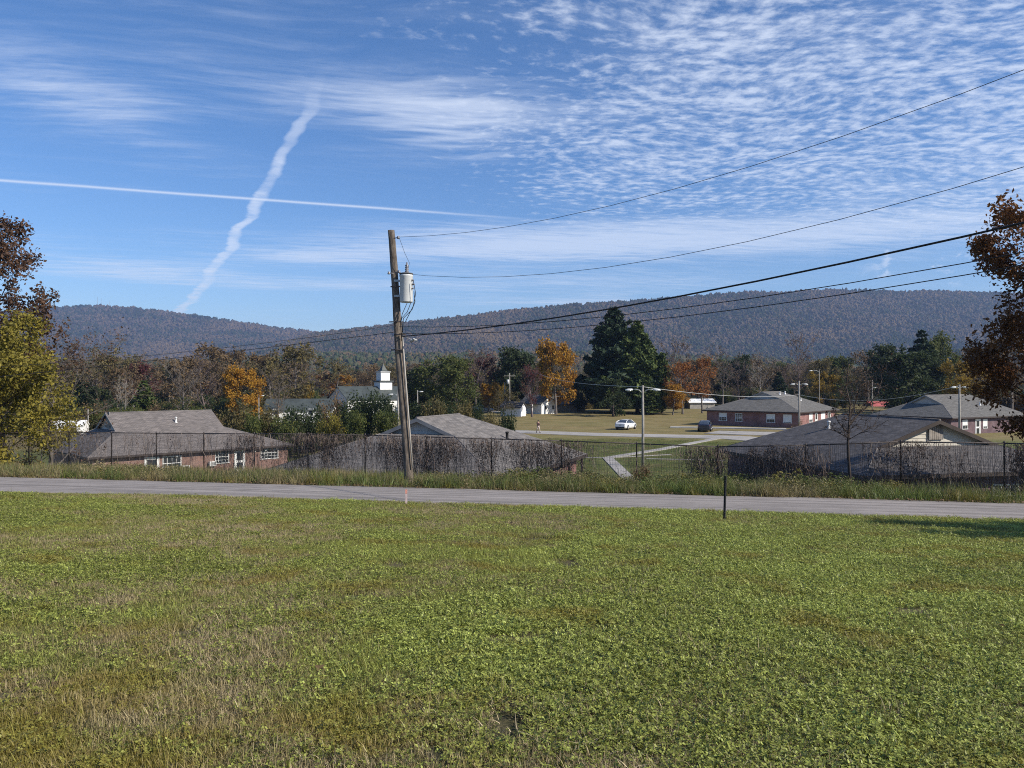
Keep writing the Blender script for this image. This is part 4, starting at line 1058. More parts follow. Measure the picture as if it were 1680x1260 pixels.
# --- the wood that fills the valley behind those trees reads as one mass
def valley_wood():
    objs = []
    for k in ('rust0', 'rust1', 'rust2', 'olive0', 'olive2', 'bare1', 'bare2', 'dark0', 'dark1', 'green0', 'orange1', 'fir0'):
        H, rad, wood, lv, _ = PROTO[k]
        objs.append((k, wood)); objs.append((k, lv))
    # joined leaf + wood per kind, so that one point makes a whole tree
    import bmesh
    J = []
    for i in range(0, len(objs), 2):
        bm = bmesh.new(); bm.from_mesh(objs[i][1])
        me = bpy.data.meshes.new('wood_tree'); 
        n0 = len(bm.faces); bm.from_mesh(objs[i + 1][1])
        bm.faces.ensure_lookup_table()
        for f in bm.faces[n0:]: f.material_index = 1
        bm.to_mesh(me); bm.free(); me.materials.append(objs[i][1].materials[0]); me.materials.append(objs[i + 1][1].materials[0]); J.append(('wood_tree', me))
    coll = proto_collection('wood_trees', J)
    rng = np.random.default_rng(77); n = 1500
    Y = 205 + (rng.random(n) ** 1.3) * 420; X = (rng.random(n) * 2 - 1) * (0.78 * Y + 20)
    keep = ~((X / Y > -.27) & (X / Y < -.10) & (rng.random(n) < .8)); X = X[keep]; Y = Y[keep]; n = len(X)
    z = ground(X, Y); s = rng.uniform(.60, 1.02, n)
    S = np.stack([s * rng.uniform(.9, 1.2, n)] * 2 + [s], -1)
    idx = rng.choice(12, n, p=[.13, .13, .10, .12, .12, .10, .10, .06, .05, .03, .02, .04])
    o = scatter('valley_wood', np.stack([X, Y, z - .3], -1), rng.random(n) * 6.28, S, idx, coll)
    tag(o, 'brown autumn wood filling the valley behind the houses', 'wood', kind='stuff')
valley_wood()

# --- shrubs behind the long roof and round the pale grey one
def shrub_proto(key, seed, leaf, h=3.2, rad=1.7, n=4200, size=.15):
    rng = np.random.default_rng(seed); br = []; T = []
    for j in range(13):
        a = rng.uniform(0, 6.28); L = h * rng.uniform(.7, 1.08); r = rad * rng.uniform(.3, .95); Q = []
        for i in range(6):
            s = i / 5; Q.append((math.cos(a) * r * s ** .8 + rng.normal(0, .05), math.sin(a) * r * s ** .8 + rng.normal(0, .05), L * s * (1 - .18 * r / rad)))
        Q = np.array(Q); br.append((Q, np.linspace(.035, .010, 6)))
        for q in Q[1:]:
            for _ in range(3): T.append(q + rng.normal(0, .26, 3))
    T = np.array(T); T[:, 2] = np.maximum(T[:, 2], .15)
    lv = crown_leaves('crown', T, max(1, n // len(T)), .26, size, LEAF[leaf], rng)
    PROTO[key] = (h, rad, limbs_mesh('trunk', br, M_BARK_D), lv, len(T))
for i, (k, lf) in enumerate((('shrub_dark', 'dark'), ('shrub_green', 'green'), ('shrub_olive', 'olive'), ('shrub_dark2', 'dark'), ('shrub_rust', 'rust'), ('shrub_yellow', 'yellow'))): shrub_proto(k, 300 + i, lf)
SG = 'shrubs growing behind the low houses'
for key, name, label, px, top, Y, wpx in [
    ('shrub_olive', 'shrub', 'straggly olive shrub past the right end of the long taupe roof', 394, 672, 100, 52),
    ('shrub_green', 'shrub', 'pale green shrub left of the church hall wall', 420, 680, 96, 44),
    ('shrub_olive', 'shrub', 'mixed shrub below the left end of the church hall', 446, 676, 98, 46),
    ('shrub_dark', 'shrub', 'dark evergreen shrub below the church hall', 482, 674, 95, 46),
    ('shrub_green', 'shrub', 'mid green shrub beside the dark evergreen', 468, 688, 90, 44),
    ('shrub_dark2', 'shrub', 'blackish shrub below the right end of the church hall', 512, 672, 97, 44),
    ('shrub_yellow', 'shrub', 'thin yellowish shrub in front of the brown one', 540, 684, 90, 40),
    ('shrub_rust', 'shrub', 'brown leafless shrub below the church gable', 544, 656, 105, 46),
    ('shrub_dark', 'shrub', 'tall dark shrub below the right of the church gable', 574, 662, 98, 46),
    ('shrub_green', 'shrub', 'light green upright shrub between two dark ones', 588, 676, 88, 42),
    ('shrub_dark2', 'shrub', 'tallest dark shrub before the church roof', 602, 648, 100, 58),
    ('shrub_dark', 'shrub', 'dark shrub left of the church lamp pole', 630, 653, 97, 50),
    ('shrub_green', 'shrub', 'green shrub left of the leaning pole at roof height', 636, 676, 88, 44),
    ('shrub_dark', 'shrub', 'dark low shrub right of the leaning pole', 696, 664, 92, 56),
    ('shrub_olive', 'shrub', 'reedy olive shrub above the pale grey ridge', 712, 660, 90, 40),
    ('shrub_dark2', 'shrub', 'dark shrub over the middle of the pale grey ridge', 738, 664, 94, 50),
    ('shrub_olive', 'shrub', 'brownish shrub over the right end of the pale grey ridge', 762, 664, 90, 36),
    ('shrub_dark', 'shrub', 'narrow dark shrub at the near side of the field', 783, 664, 84, 22),
    ('shrub_olive', 'shrub', 'thin stalky shrub beside the round dark bush', 806, 684, 78, 34),
    ('shrub_dark2', 'round_bush', 'round dark green bush at the edge of the field road', 831, 678, 72, 34),
    ('shrub_rust', 'shrub', 'dark thorny shrub at the corner of the wide brick house', 1308, 697, 80, 26),
    ('shrub_green', 'shrub', 'low green shrub below the white wall of the wide brick house', 1334, 697, 84, 30),
    ('shrub_olive', 'shrub', 'low shrub in front of the white trailer', 112, 702, 95, 40)]:
    tree(key, name, label, px, top, Y, wpx, SG, cat='shrub')

# --- near trees at the picture's edges, with leaves one can see
def near_tree(name, label, loc, H, cb, rad, r0, leaf, per, spread, size, keep, seed, levels=4, nmain=16, up=.35, shape='round', bark=None, rot=0.0, group=None, flat=.3, rmin=.006):
    rng = np.random.default_rng(seed)
    br, tips = skeleton(rng, H, cb, rad, r0, levels, up, nmain, shape=shape)
    t = thing(name, label, 'tree', loc, rot, group)
    link('trunk', limbs_mesh('trunk', br, bark or M_BARK_D, (9, 5, 3), rmin), t)
    link('crown', crown_leaves('crown', tips, per, spread, size, LEAF[leaf], rng, keep, flat), t)
    return t
x, y = -28.6, 41.0
near_tree('yellow_tree', 'yellow green tree spilling over the fence at the left border', (x, y, gz(x, y) - .3), 6.7, .03, 4.3, .20, 'yellow', 4, .24, .135, .80, 401, nmain=30, up=.15, flat=.1)
x, y = -29.3, 43.5
near_tree('brown_tree', 'tall thin brown leaved tree against the sky at the left border', (x, y, gz(x, y) - .3), 15.6, .34, 4.1, .24, 'brown', 3, .21, .15, .62, 402, nmain=24, up=.5, shape='oval')
near_tree('bare_tree', 'grey thinly leaved tree between the brown and the yellow tree at left', (-29.0, 47.5, gz(-29., 47.5) - .5), 11.0, .22, 5.0, .20, 'brown', 1, .2, .11, .32, 403, nmain=22, up=.3, bark=M_BARK)
x, y = 23.75, 29.0
near_tree('orange_tree', 'orange and rust coloured tree at the right border, backlit shade put into its leaf colour', (x, y, gz(x, y) - .3), 14.6, .08, 4.8, .30, 'russet_shade', 6, .20, .125, .95, 404, nmain=34, up=.25)
# the tree outside the frame whose shade falls across the lawn's right end
x, y = 24.0, 8.4
near_tree('orange_tree', 'rust coloured tree on the lawn outside the right border', (x, y, gz(x, y) - .1), 9.6, .22, 3.4, .26, 'orange', 6, .2, .24, .95, 405, levels=3, nmain=18, up=.35)
# slim bare sapling by the fence
def sapling():
    rng = np.random.default_rng(411); Y = 25.2; b = gpt(1397, Y); br = []
    P = [np.array(at(px, py, Y) - b) for px, py in ((1397, 784), (1392, 750), (1391, 725), (1393, 697))]
    P[0][2] = -0.1
    br.append((np.array(P), np.array((.055, .048, .044, .040))))
    for path, r in ((((1393, 697), (1408, 680), (1426, 664), (1440, 645)), .032), (((1393, 697), (1395, 665), (1388, 635), (1392, 600)), .030), (((1392, 712), (1375, 692), (1366, 668)), .022), (((1391, 718), (1372, 708), (1350, 700)), .018), (((1393, 690), (1404, 660), (1412, 630)), .022), (((1440, 645), (1447, 622), (1443, 600)), .016), (((1391, 722), (1420, 705), (1450, 694)), .014)):
        r *= 1.25; Q = np.array([np.array(at(px, py, Y + rng.uniform(-.35, .35)) - b) for px, py in path]); br.append((Q, np.linspace(r, r * .4, len(Q))))
        for q0, q1 in zip(Q[:-1], Q[1:]):
            for _ in range(9):
                f = rng.random(); p = q0 * (1 - f) + q1 * f; d = rng.normal(0, 1, 3); d[2] = abs(d[2]) * .7; d /= np.linalg.norm(d); L = rng.uniform(.2, .6)
                W = np.array([p, p + d * L * .5 + rng.normal(0, .04, 3), p + d * L + rng.normal(0, .06, 3)]); br.append((W, np.array((.010, .007, .004))))
                for _ in range(3):
                    d2 = d + rng.normal(0, .7, 3); d2 /= np.linalg.norm(d2); p2 = W[1] * .5 + W[2] * .5; br.append((np.array([p2, p2 + d2 * L * .5]), np.array((.006, .003))))
    t = thing('sapling', 'slim bare forked sapling in front of the fence at the right', 'tree', b)
    link('trunk', limbs_mesh('trunk', br, M_BARK_D, (7, 6, 3), .004), t)
    T = np.concatenate([q[0][1:] for q in br[4:]]); T = T[T[:, 2] > 2.6]
    link('crown', crown_leaves('crown', T, 1, .06, .07, LEAF['brown'], rng, .22), t)
sapling()
# ================================================================== fence, dead vines, poles, wires
def fpt(t, z=0.0): p = FP + FD * t; return Vector((p[0], p[1], z))
_post_px = [(1577, -1.92), (1415, -1.98), (1250, -2.30), (1110, -2.30), (979, -2.25), (553, -2.24), (215, -2.47), (43, -2.56)]
FT = np.arange(-18.0, 46.0, 3.0)
_tt = np.array([along_line(FP, FD, px)[0] for px, _ in _post_px]); _tz = np.array([z for _, z in _post_px]); _o = np.argsort(_tt)
def ftop(t): return float(np.interp(t, _tt[_o], _tz[_o]))
def fbase(t): p = FP + FD * t; return gz(p[0], p[1])
fence = thing('chain_link_fence', 'rusty chain link fence with top rail along the far side of the lane', 'fence', fpt(0, fbase(0)))
fo = Vector(fence.location)
M_FPOST = plain('rusted_steel', (0.085, 0.072, 0.068), 0.7, 0.35, 8.0, metal=0.3)
M_WIRE = plain('weathered_wire', (0.16, 0.145, 0.14), 0.6, 0.3, 8.0, metal=0.4)
post = MB(); post.lathe((0, 0, 0), [(-.4, .030), (2.02, .030), (2.03, .038), (2.07, .034), (2.10, .012)], 8)
pme = None
for t in FT:
    zt = ftop(t); zb = fbase(t)
    if pme is None:
        o = post.build('post', M_FPOST, fence); pme = o.data
    else: o = link('post', pme, fence)
    p = fpt(t, zt - 2.02); o.location = p - fo
rail = MB()
for a, b in zip(FT[:-1], FT[1:]):
    rail = MB(); rail.tube([fpt(a, ftop(a)) - fo, fpt(b, ftop(b)) - fo], .024, 6); rail.build('top_rail', M_FPOST, fence)
# woven wire: zigzag strands, one bay's mesh shared by all bays
def bay_mesh():
    V = []; Fq = []; st = .062; n = int(3.0 / st); m = int(1.95 / (st / 2)); r = .0032
    for i in range(n):
        b = len(V); 
        for j in range(m + 1):
            x = i * st + (st * .5 if j % 2 else -st * .0); z = j * st / 2; y = .004 if j % 2 else -.004
            for k in range(3):
                a = k * 2.094; V.append((x + r * math.cos(a), y + r * math.sin(a), z))
        for j in range(m):
            for k in range(3): q = b + j * 3; Fq.append((q + k, q + (k + 1) % 3, q + 3 + (k + 1) % 3, q + 3 + k))
        b = len(V)
        for j in range(m + 1):
            x = i * st + (0 if j % 2 else st * .5); z = j * st / 2
            for k in range(3):
                a = k * 2.094; V.append((x + r * math.cos(a), r * math.sin(a), z))
        for j in range(m):
            for k in range(3): q = b + j * 3; Fq.append((q + k, q + (k + 1) % 3, q + 3 + (k + 1) % 3, q + 3 + k))
    return np_mesh('chain_link', V, Fq, M_WIRE)
BAY = bay_mesh()
for a, b in zip(FT[:-1], FT[1:]):
    o = link('chain_link', BAY, fence); p0 = fpt(a, ftop(a) - 1.96); p1 = fpt(b, ftop(b) - 1.96); d = p1 - p0
    ex = d / 3.0; ey = Vector((-d.y, d.x, 0)).normalized(); M = Matrix(((ex.x, ey.x, 0, p0.x - fo.x), (ex.y, ey.y, 0, p0.y - fo.y), (ex.z, 0, 1, p0.z - fo.z), (0, 0, 0, 1)))
    o.matrix_local = M; o['kind'] = 'stuff'

# dead vines matted over the wire
def vines():
    rng = np.random.default_rng(500); Vs = []; Fs = []; base = 0
    LV = []
    def dens(px, h):          # h: 0 at the rail .. 1 at the ground
        D = [(-200, .10, .02), (40, .15, .04), (320, .35, .06), (350, 1.0, .25), (430, 1.4, .35), (470, 2.6, .25), (530, 2.6, .40), (560, .8, .25), (620, .8, .28), (645, 2.2, 1.8), (700, 2.6, 2.2), (760, 3.0, 2.4), (800, 2.6, 1.0), (830, 2.2, .8), (850, 2.8, 1.4), (910, 2.8, 1.6), (940, 1.6, .8), (965, .5, .15), (1090, .25, .10), (1120, .6, .4), (1170, 2.2, .8), (1250, 2.8, 1.4), (1320, 2.2, 1.2), (1350, .6, .45), (1450, .55, .40), (1560, .9, .5), (1620, 2.4, 1.3), (1680, 3.0, 1.6), (2000, 2.0, 1.0)]
        a = np.array(D); return float(np.interp(px, a[:, 0], a[:, 1])) * (1 - h) + float(np.interp(px, a[:, 0], a[:, 2])) * h
    def ribbon(Q, r):
        nonlocal base
        Q = np.array(Q); m = len(Q); T = np.gradient(Q, axis=0); T /= np.linalg.norm(T, axis=1)[:, None] + 1e-9
        U = np.cross(T, rand_unit(rng, 1)); U /= np.linalg.norm(U, axis=1)[:, None] + 1e-9; W = np.cross(T, U)
        rr = np.linspace(r, r * .45, m)[:, None]
        ring = np.stack([Q + U * rr, Q + (-.5 * U + .87 * W) * rr, Q + (-.5 * U - .87 * W) * rr], 1).reshape(-1, 3); Vs.append(ring)
        i = np.arange(m - 1)[:, None] * 3 + np.arange(3)[None]; j = np.arange(m - 1)[:, None] * 3 + (np.arange(3)[None] + 1) % 3
        Fs.append(np.stack([i, j, j + 3, i + 3], -1).reshape(-1, 4) + base); base += 3 * m
    nrm = Vector((FN[0], FN[1], 0)); dr = Vector((FD[0], FD[1], 0))
    def P(t, z, off): v = fpt(t, z) + nrm * off; return (v.x, v.y, v.z)
    t = -17.5
    while t < 44:
        t += .006
        p = FP + FD * t; px = 840 + F * p[0] / p[1]
        zt = ftop(t); zb = max(fbase(t) - .05, zt - 2.0); Hh = zt - zb
        # climbing stems
        dm = dens(px, .5) * (.55 + .9 * float(fbm(t * .9, 3.3, 71, 3)))
        if rng.random() < min(.9, dm * .10):
            k = 12; h = Hh * rng.uniform(.55, 1.03); o = rng.uniform(-.05, .09); x = t; Q = []
            for i in range(k):
                x += rng.normal(0, .045); Q.append(P(x, zb + h * i / (k - 1), o + rng.normal(0, .02)))
            ribbon(Q, rng.uniform(.003, .009))
        # fine shoots hanging in curtains from the rail, and tangles matted into clumps
        cl = float(fbm(t * .55, 1.0, 73, 3))
        for _ in range(3):
            h = rng.random() ** 1.7; d = dens(px, h) * np.clip((float(fbm(t * 1.1, h * 1.6, 72, 3)) - .30) * 4.2, .05, 2.4)
            if rng.random() < min(.97, d * .50):
                z = zt + .05 * rng.normal() - h * Hh; hang = rng.random() < .62
                L = rng.uniform(.3, 1.25) * (.6 + cl) if hang else rng.uniform(.12, .40)
                a = rng.normal(-1.57, .16) if hang else rng.uniform(-3.1, .2); k = 7 if hang else 4; x = t; zz = z; Q = []; o = rng.normal(-.02, .12)
                for i in range(k):
                    Q.append(P(x, max(zb, min(zz, zt + .09)), o)); x += math.cos(a) * L / k; zz += math.sin(a) * L / k; a += rng.normal(0, .16 if hang else .5); o += rng.normal(0, .012)
                ribbon(Q, rng.uniform(.0030, .0085))
                for q in Q[1:]:
                    if rng.random() < .34 * min(1.5, d): LV.append(np.array(q) + rng.normal(0, .03, 3))
    m, nt, out = new_mat('dead_vine')
    r = geo(nt, 'Random Per Island')
    principled(nt, out, ramp(r, [(0, (.085, .062, .052)), (.5, (.158, .122, .102)), (1, (.30, .245, .21))]), .9, None, spec=.1)
    o = link('vine_tangle', np_mesh('vine_tangle', np.concatenate(Vs), np.concatenate(Fs), m))
    tag(o, 'dead purplish brown vines matted over the chain link fence', 'vines', kind='stuff')
    C = np.array(LV); LVv, LVf = leaf_quads(C, .045, rng)
    o2 = link('vine_leaves', np_mesh('vine_leaves', LVv, LVf, mat_leaf('withered_vine_leaves', [(0, (.075, .046, .042)), (.6, (.130, .090, .072)), (1, (.21, .16, .11))], .2)))
    tag(o2, 'withered small leaves hanging in the fence vines', 'leaves', kind='stuff')
vines()

# ---------------------------------------------------------------- the leaning pole with its transformer
M_POLE = mat_bark('weathered_pole', (0.045, 0.036, 0.030), (0.240, 0.200, 0.162), 14.0)
M_TANK = plain('pale_grey_enamel', (0.56, 0.57, 0.56), 0.35, 0.06, 2.0, spec=.4)
M_PORC = plain('porcelain', (0.20, 0.19, 0.20), 0.3, 0.2, 6.0, spec=.5)
M_CABLE = plain('black_cable', (0.020, 0.020, 0.022), 0.6, 0.2, 5.0)
M_PVC = plain('pale_conduit', (0.44, 0.40, 0.35), 0.6, 0.15, 3.0)
PY = 25.8
pb = at(672, 790, PY); pt = at(641.5, 378, PY + .15); pb = Vector((pb.x, pb.y, gz(pb.x, pb.y)))
pole = thing('utility_pole', 'leaning weathered wooden utility pole with a grey transformer can', 'utility pole', pb)
def pl(px, py, dy=0.0): return at(px, py, PY + dy) - pb
m = MB(); N_ = 22; rows = []
rngp = np.random.default_rng(9)
for i in range(N_ + 1):
    f = i / N_; c = Vector((0, 0, -.3)).lerp(pt - pb, f); c.x += .02 * math.sin(f * 9); r = .165 - .05 * f
    rows.append([c + Vector((math.cos(a), math.sin(a), 0)) * r * (1 + .05 * math.sin(3 * a + f * 4) + .03 * rngp.normal()) for a in np.linspace(0, 2 * math.pi, 14, endpoint=False)])
m.grid(rows, 0, True, True, True); m.build('pole_shaft', M_POLE, pole)
# transformer
c0 = pl(666.5, 496, -.05); rT = .222
m = MB(); m.lathe(c0, [(0, .10), (.0, rT * .97), (.03, rT), (.86, rT), (.88, rT * 1.05), (.92, rT * 1.05), (.95, rT * .9), (.97, .02)], 28)
tk = m.build('transformer', M_TANK, pole)
m = MB(); m.lathe(c0 + Vector((0, 0, .955)), [(0, rT * 1.07), (.03, rT * 1.07), (.05, rT * .7), (.06, .02)], 24); m.build('lid', plain('dark_lid', (.12, .12, .125), .5, .2, 3.), tk)
m = MB(); m.lathe(c0 + Vector((.03, -.06, 1.0)), [(0, .05), (.04, .075), (.07, .045), (.11, .075), (.14, .045), (.18, .07), (.21, .045), (.25, .065), (.28, .03), (.36, .02)], 12); m.build('bushing', M_PORC, tk)
for dx, dz in ((.20, .74), (.23, .60), (.20, .46)):
    m = MB(); m.tube([c0 + Vector((dx - .02, -.08, dz)), c0 + Vector((dx + .07, -.12, dz))], [.035, .022], 8); m.build('terminal', M_PORC, tk)
m = MB(); m.box(c0 + Vector((-.29, .06, .74)), (.26, .10, .07)); m.box(c0 + Vector((-.29, .06, .22)), (.26, .10, .07)); m.build('bracket', M_GALV, tk)
# insulators, bolts and clamps on the shaft
for px, py, dx in ((646, 391, .16), (648, 447, .15), (646, 449, -.16)):
    p = pl(px, py, -.12); m = MB(); m.tube([p, p + Vector((dx * .8, -.03, .02))], .018, 6); m.lathe(p + Vector((dx, -.03, -.03)), [(0, .02), (.01, .045), (.04, .05), (.06, .03), (.09, .045), (.10, .01)], 10); m.build('insulator', M_PORC, pole)
for px, py in ((650, 470), (648, 528), (656, 549), (651, 574)):
    p = pl(px, py, -.15); m = MB(); m.tube([p + Vector((-.2, .05, 0)), p + Vector((.2, .02, .01))], .022, 6); m.build('band', M_FPOST, pole)
m = MB(); m.tube([pl(660, 547, -.10), pl(663, 590, -.10), pl(670, 680, -.12), pl(677, 768, -.14)], .026, 8); m.build('conduit', M_PVC, pole)
for k, pts in enumerate((((655, 390), (664, 415), (672, 432), (669, 440)), ((668, 497), (660, 515), (657, 528), (659, 560)), ((674, 497), (668, 512), (659, 522), (661, 590), (668, 690)), ((679, 478), (681, 495), (676, 508), (662, 522), (660, 545)), ((678, 460), (682, 482), (678, 502), (664, 530)))):
    m = MB(); m.tube([pl(a, b, -.22 - .02 * k) for a, b in pts], .012 if k else .006, 6); m.build('drop_cable', M_CABLE, pole)
m = MB(); c = pl(678, 558, -.25)
for a in range(5): m.tube([c + Vector((math.cos(a * 1.25) * .13, math.sin(a * 1.25) * .1, .05 * math.sin(a * 2.))), c + Vector((0, 0, 0)), c + Vector((math.cos(a * 1.25 + 2.5) * .10, .03, -.08 + .03 * a))], [.02, .045, .02], 6)
m.tube([c, pl(661, 552, -.1)], .015, 6)
m.build('splice_clamp', M_GALV, pole)

def fit_wire(px_pts, P0, far, zoff=0.0, n=28, rad=.008, name='power_line', label='', cat='cable', mat=None):
    """a sagging line from P0 towards the ground-plan point far; height and sag are fitted to where the photograph shows it"""
    P0 = Vector(P0); d = Vector((far[0] - P0.x, far[1] - P0.y)); A = []; B = []
    for px, py in px_pts:
        k = (px - 840) / F; t = (k * P0.y - P0.x) / (d.x - k * d.y); Y = P0.y + t * d.y
        A.append((t, t * t)); B.append((630 - py) / F * Y - P0.z)
    c, *_ = np.linalg.lstsq(np.array(A), np.array(B), rcond=None)
    m = MB(); m.tube([Vector((P0.x + d.x * t, P0.y + d.y * t, P0.z + c[0] * t + c[1] * t * t)) for t in np.linspace(0, 1, n)], rad, 5)
    o = m.build(name, mat or M_CABLE); tag(o, label, cat, 'overhead wires'); return o
RIGHT_POLE = (30.0, -13.6)
WY = PY
fit_wire([(870, 366), (1000, 337), (1250, 265), (1400, 222), (1680, 113)], at(652, 389, PY - .15), RIGHT_POLE, rad=.006, label='thin uppermost overhead wire from the pole top towards upper right')
fit_wire([(900, 449), (1050, 431), (1280, 384), (1450, 340), (1680, 275)], at(646, 447, PY - .15), RIGHT_POLE, rad=.006, label='thin second overhead wire running right from beside the transformer')
fit_wire([(700, 551), (860, 527), (1000, 507), (1250, 460), (1450, 419), (1640, 373)], at(659, 552, PY - .1), RIGHT_POLE, rad=.020, label='thick black twisted service cable sloping up to the right')
fit_wire([(800, 536), (960, 521), (1250, 487), (1450, 456), (1600, 428)], at(655, 536, PY - .1), (RIGHT_POLE[0] + .3, RIGHT_POLE[1]), rad=.009, label='upper of two thin cables below the thick twisted cable')
fit_wire([(800, 546), (960, 536), (1250, 501), (1450, 473), (1600, 449)], at(655, 547, PY - .1), (RIGHT_POLE[0] + .3, RIGHT_POLE[1]), rad=.009, label='lower of two thin cables below the thick twisted cable')
LEFT_POLE = (-46, 30)
fit_wire([(560, 553), (480, 565), (350, 582), (250, 592), (130, 604)], at(646, 545, PY + .1), LEFT_POLE, rad=.010, label='thicker left hand wire drooping behind the trees')
fit_wire([(560, 545), (430, 564), (300, 578), (190, 588)], at(645, 534, PY + .1), LEFT_POLE, rad=.007, label='thin upper left hand wire from the pole')
m = MB(); rows = []
rp = thing('utility_pole', 'plain wooden utility pole outside the right border holding the overhead wires', 'utility pole', (RIGHT_POLE[0], RIGHT_POLE[1], gz(*RIGHT_POLE)))
m.tube([(0, 0, -.3), (0, 0, 6), (0, 0, 15.5)], [.18, .16, .12], 12); m.build('pole_shaft', M_POLE, rp)

# ---------------------------------------------------------------- lamp and power poles among the houses
M_LPOLE = mat_bark('grey_pole', (0.17, 0.155, 0.14), (0.40, 0.37, 0.33), 8.0)
M_LAMP = plain('lamp_housing', (0.62, 0.62, 0.60), 0.4, 0.1, 3.0)
M_LENS = mat_glass('lamp_lens', (0.25, 0.25, 0.23))
def lamp_pole(label, px, top, Y, rad=.11, arms=(), name='lamp_pole', cross=None, group='poles among the houses', can=False):
    b = gpt(px, Y); h = (630 - top) / F * Y - b.z; t = thing(name, label, 'pole', b, 0, group)
    m = MB(); m.tube([(0, 0, -.3), (.02, 0, h * .5), (0, 0, h)], [rad * 1.15, rad, rad * .8], 10); m.build('pole_shaft', M_LPOLE, t)
    for sx, drop, L in arms:
        z = h - drop; m = MB(); m.tube([(0, -.02, z - .25), (sx * L * .3, -.05, z + .02), (sx * L * .65, -.05, z + .10), (sx * L, -.05, z + .06)], .03, 6); a = m.build('lamp_arm', M_GALV, t)
        m = MB(); m.lathe((sx * L * .86, -.05, z + .07), [(0, .03), (.03, .08), (.38, .11), (.60, .05), (.62, .01)], 10, 0, Vector((sx, 0, -.08)).normalized()); m.build('lamp_head', M_LAMP, a)
        m = MB(); m.lathe((sx * (L + .12), -.05, z + .0), [(-.09, .02), (-.06, .09), (0, .11), (.02, .02)], 10); m.build('lens', M_LENS, a)
    if cross:
        m = MB(); m.box((0, -.08, h - cross[0]), (cross[1], .1, .12)); m.build('crossarm', M_LPOLE, t)
        for sx in (-.45, 0, .45):
            m = MB(); m.lathe((sx * cross[1], -.08, h - cross[0] + .06), [(0, .02), (.06, .05), (.12, .05), (.18, .01)], 8); m.build('insulator', M_PORC, t)
    if can:
        m = MB(); m.lathe((-.32, -.1, h - 2.3), [(0, .05), (0.01, .26), (.9, .26), (.95, .05)], 14); m.build('transformer', M_TANK, t)
    return t, Vector((b.x, b.y, b.z + h))
_, L1 = lamp_pole('twin armed lamp pole standing on the green beyond the fence', 1054.5, 632, 61.0, .11, ((-1, .42, .95), (1, .42, .95)))
_, L2 = lamp_pole('lamp pole with small twin heads before the wide brick house', 1311, 625, 104, .13, ((-1, .5, .7), (1, .5, .7)))
_, L3 = lamp_pole('lamp pole with two small shaded heads before the far grey roof', 1574, 631, 84, .12, ((-1, .35, .45), (1, .35, .45)))
_, L4 = lamp_pole('thin steel pole with a long single lamp arm behind the wide brick house', 1344, 606, 150, .07, ((-1, .3, 1.6),))
_, L5 = lamp_pole('pale lamp pole in front of the church roof', 653, 640, 96, .13, ((-1, .6, .7),))
lamp_pole('pole with cross-arm and transformer beyond the field', 836, 612, 158, .13, (), 'power_pole', (.6, 2.2), can=True)
lamp_pole('thin dark pole left of the distant cross-arm pole', 828, 627, 165, .09, (), 'power_pole')
lamp_pole('pale thin pole left of the church hall', 424.5, 645, 140, .10, ((1, .5, .5),))
lamp_pole('thin pole beside the small pale shed at the left', 144.5, 671, 125, .09, ())
lamp_pole('small lamp pole in front of the broad green tree', 685, 640, 125, .09, ((1, .3, .4),))
lamp_pole('pale pole above the red roofed barn', 1431, 624, 150, .10, ((1, 1.5, .4),), 'power_pole')
def span(a, b, sag, label, rad=.022, mat=None):
    a = Vector(a); b = Vector(b); m = MB()
    m.tube([a.lerp(b, i / 20) - Vector((0, 0, 4 * sag * (i / 20) * (1 - i / 20))) for i in range(21)], rad, 5)
    o = m.build('service_wire', mat or M_WIRE_L); tag(o, label, 'cable', 'overhead wires')
M_WIRE_L = plain('aluminium_wire', (0.45, 0.45, 0.44), 0.5, 0.15, 4.0)
span(L1 - Vector((0, 0, .12)), L2 - Vector((0, 0, 1.9)), .5, 'pale wire between the twin armed lamp pole and the brick house pole')
span(L2 - Vector((0, 0, 1.9)), L3 - Vector((0, 0, .1)), 1.2, 'pale wire between the brick house pole and the far right lamp pole')
span(L1 - Vector((0, 0, .12)), at(880, 612, 150), .6, 'pale wire from the twin armed lamp pole towards the orange maple')
span(at(836, 616, 158), at(900, 620, 170), .3, 'thin dark wire right of the distant cross-arm pole', .02, M_CABLE)
# radio masts on the far mountain
for px, top, lab in ((160, 488, 'thin radio mast left of its twin on the far mountain'), (166, 490, 'slightly shorter radio mast on the far mountain'), (180, 494, 'short radio mast right of the taller two on the mountain')):
    Y = 3860; b = at(px, 502, Y); t = thing('radio_mast', lab, 'mast', b, 0, 'masts on the far mountain'); h = (502 - top) / F * Y
    m = MB(); m.tube([(0, 0, -5), (0, 0, h)], [1.0, .5], 3); m.build('mast_shaft', M_GALV, t); m = MB(); m.lathe((0, 0, h), [(0, .5), (3, .3), (6, .1)], 5); m.build('antenna', M_GALV, t)

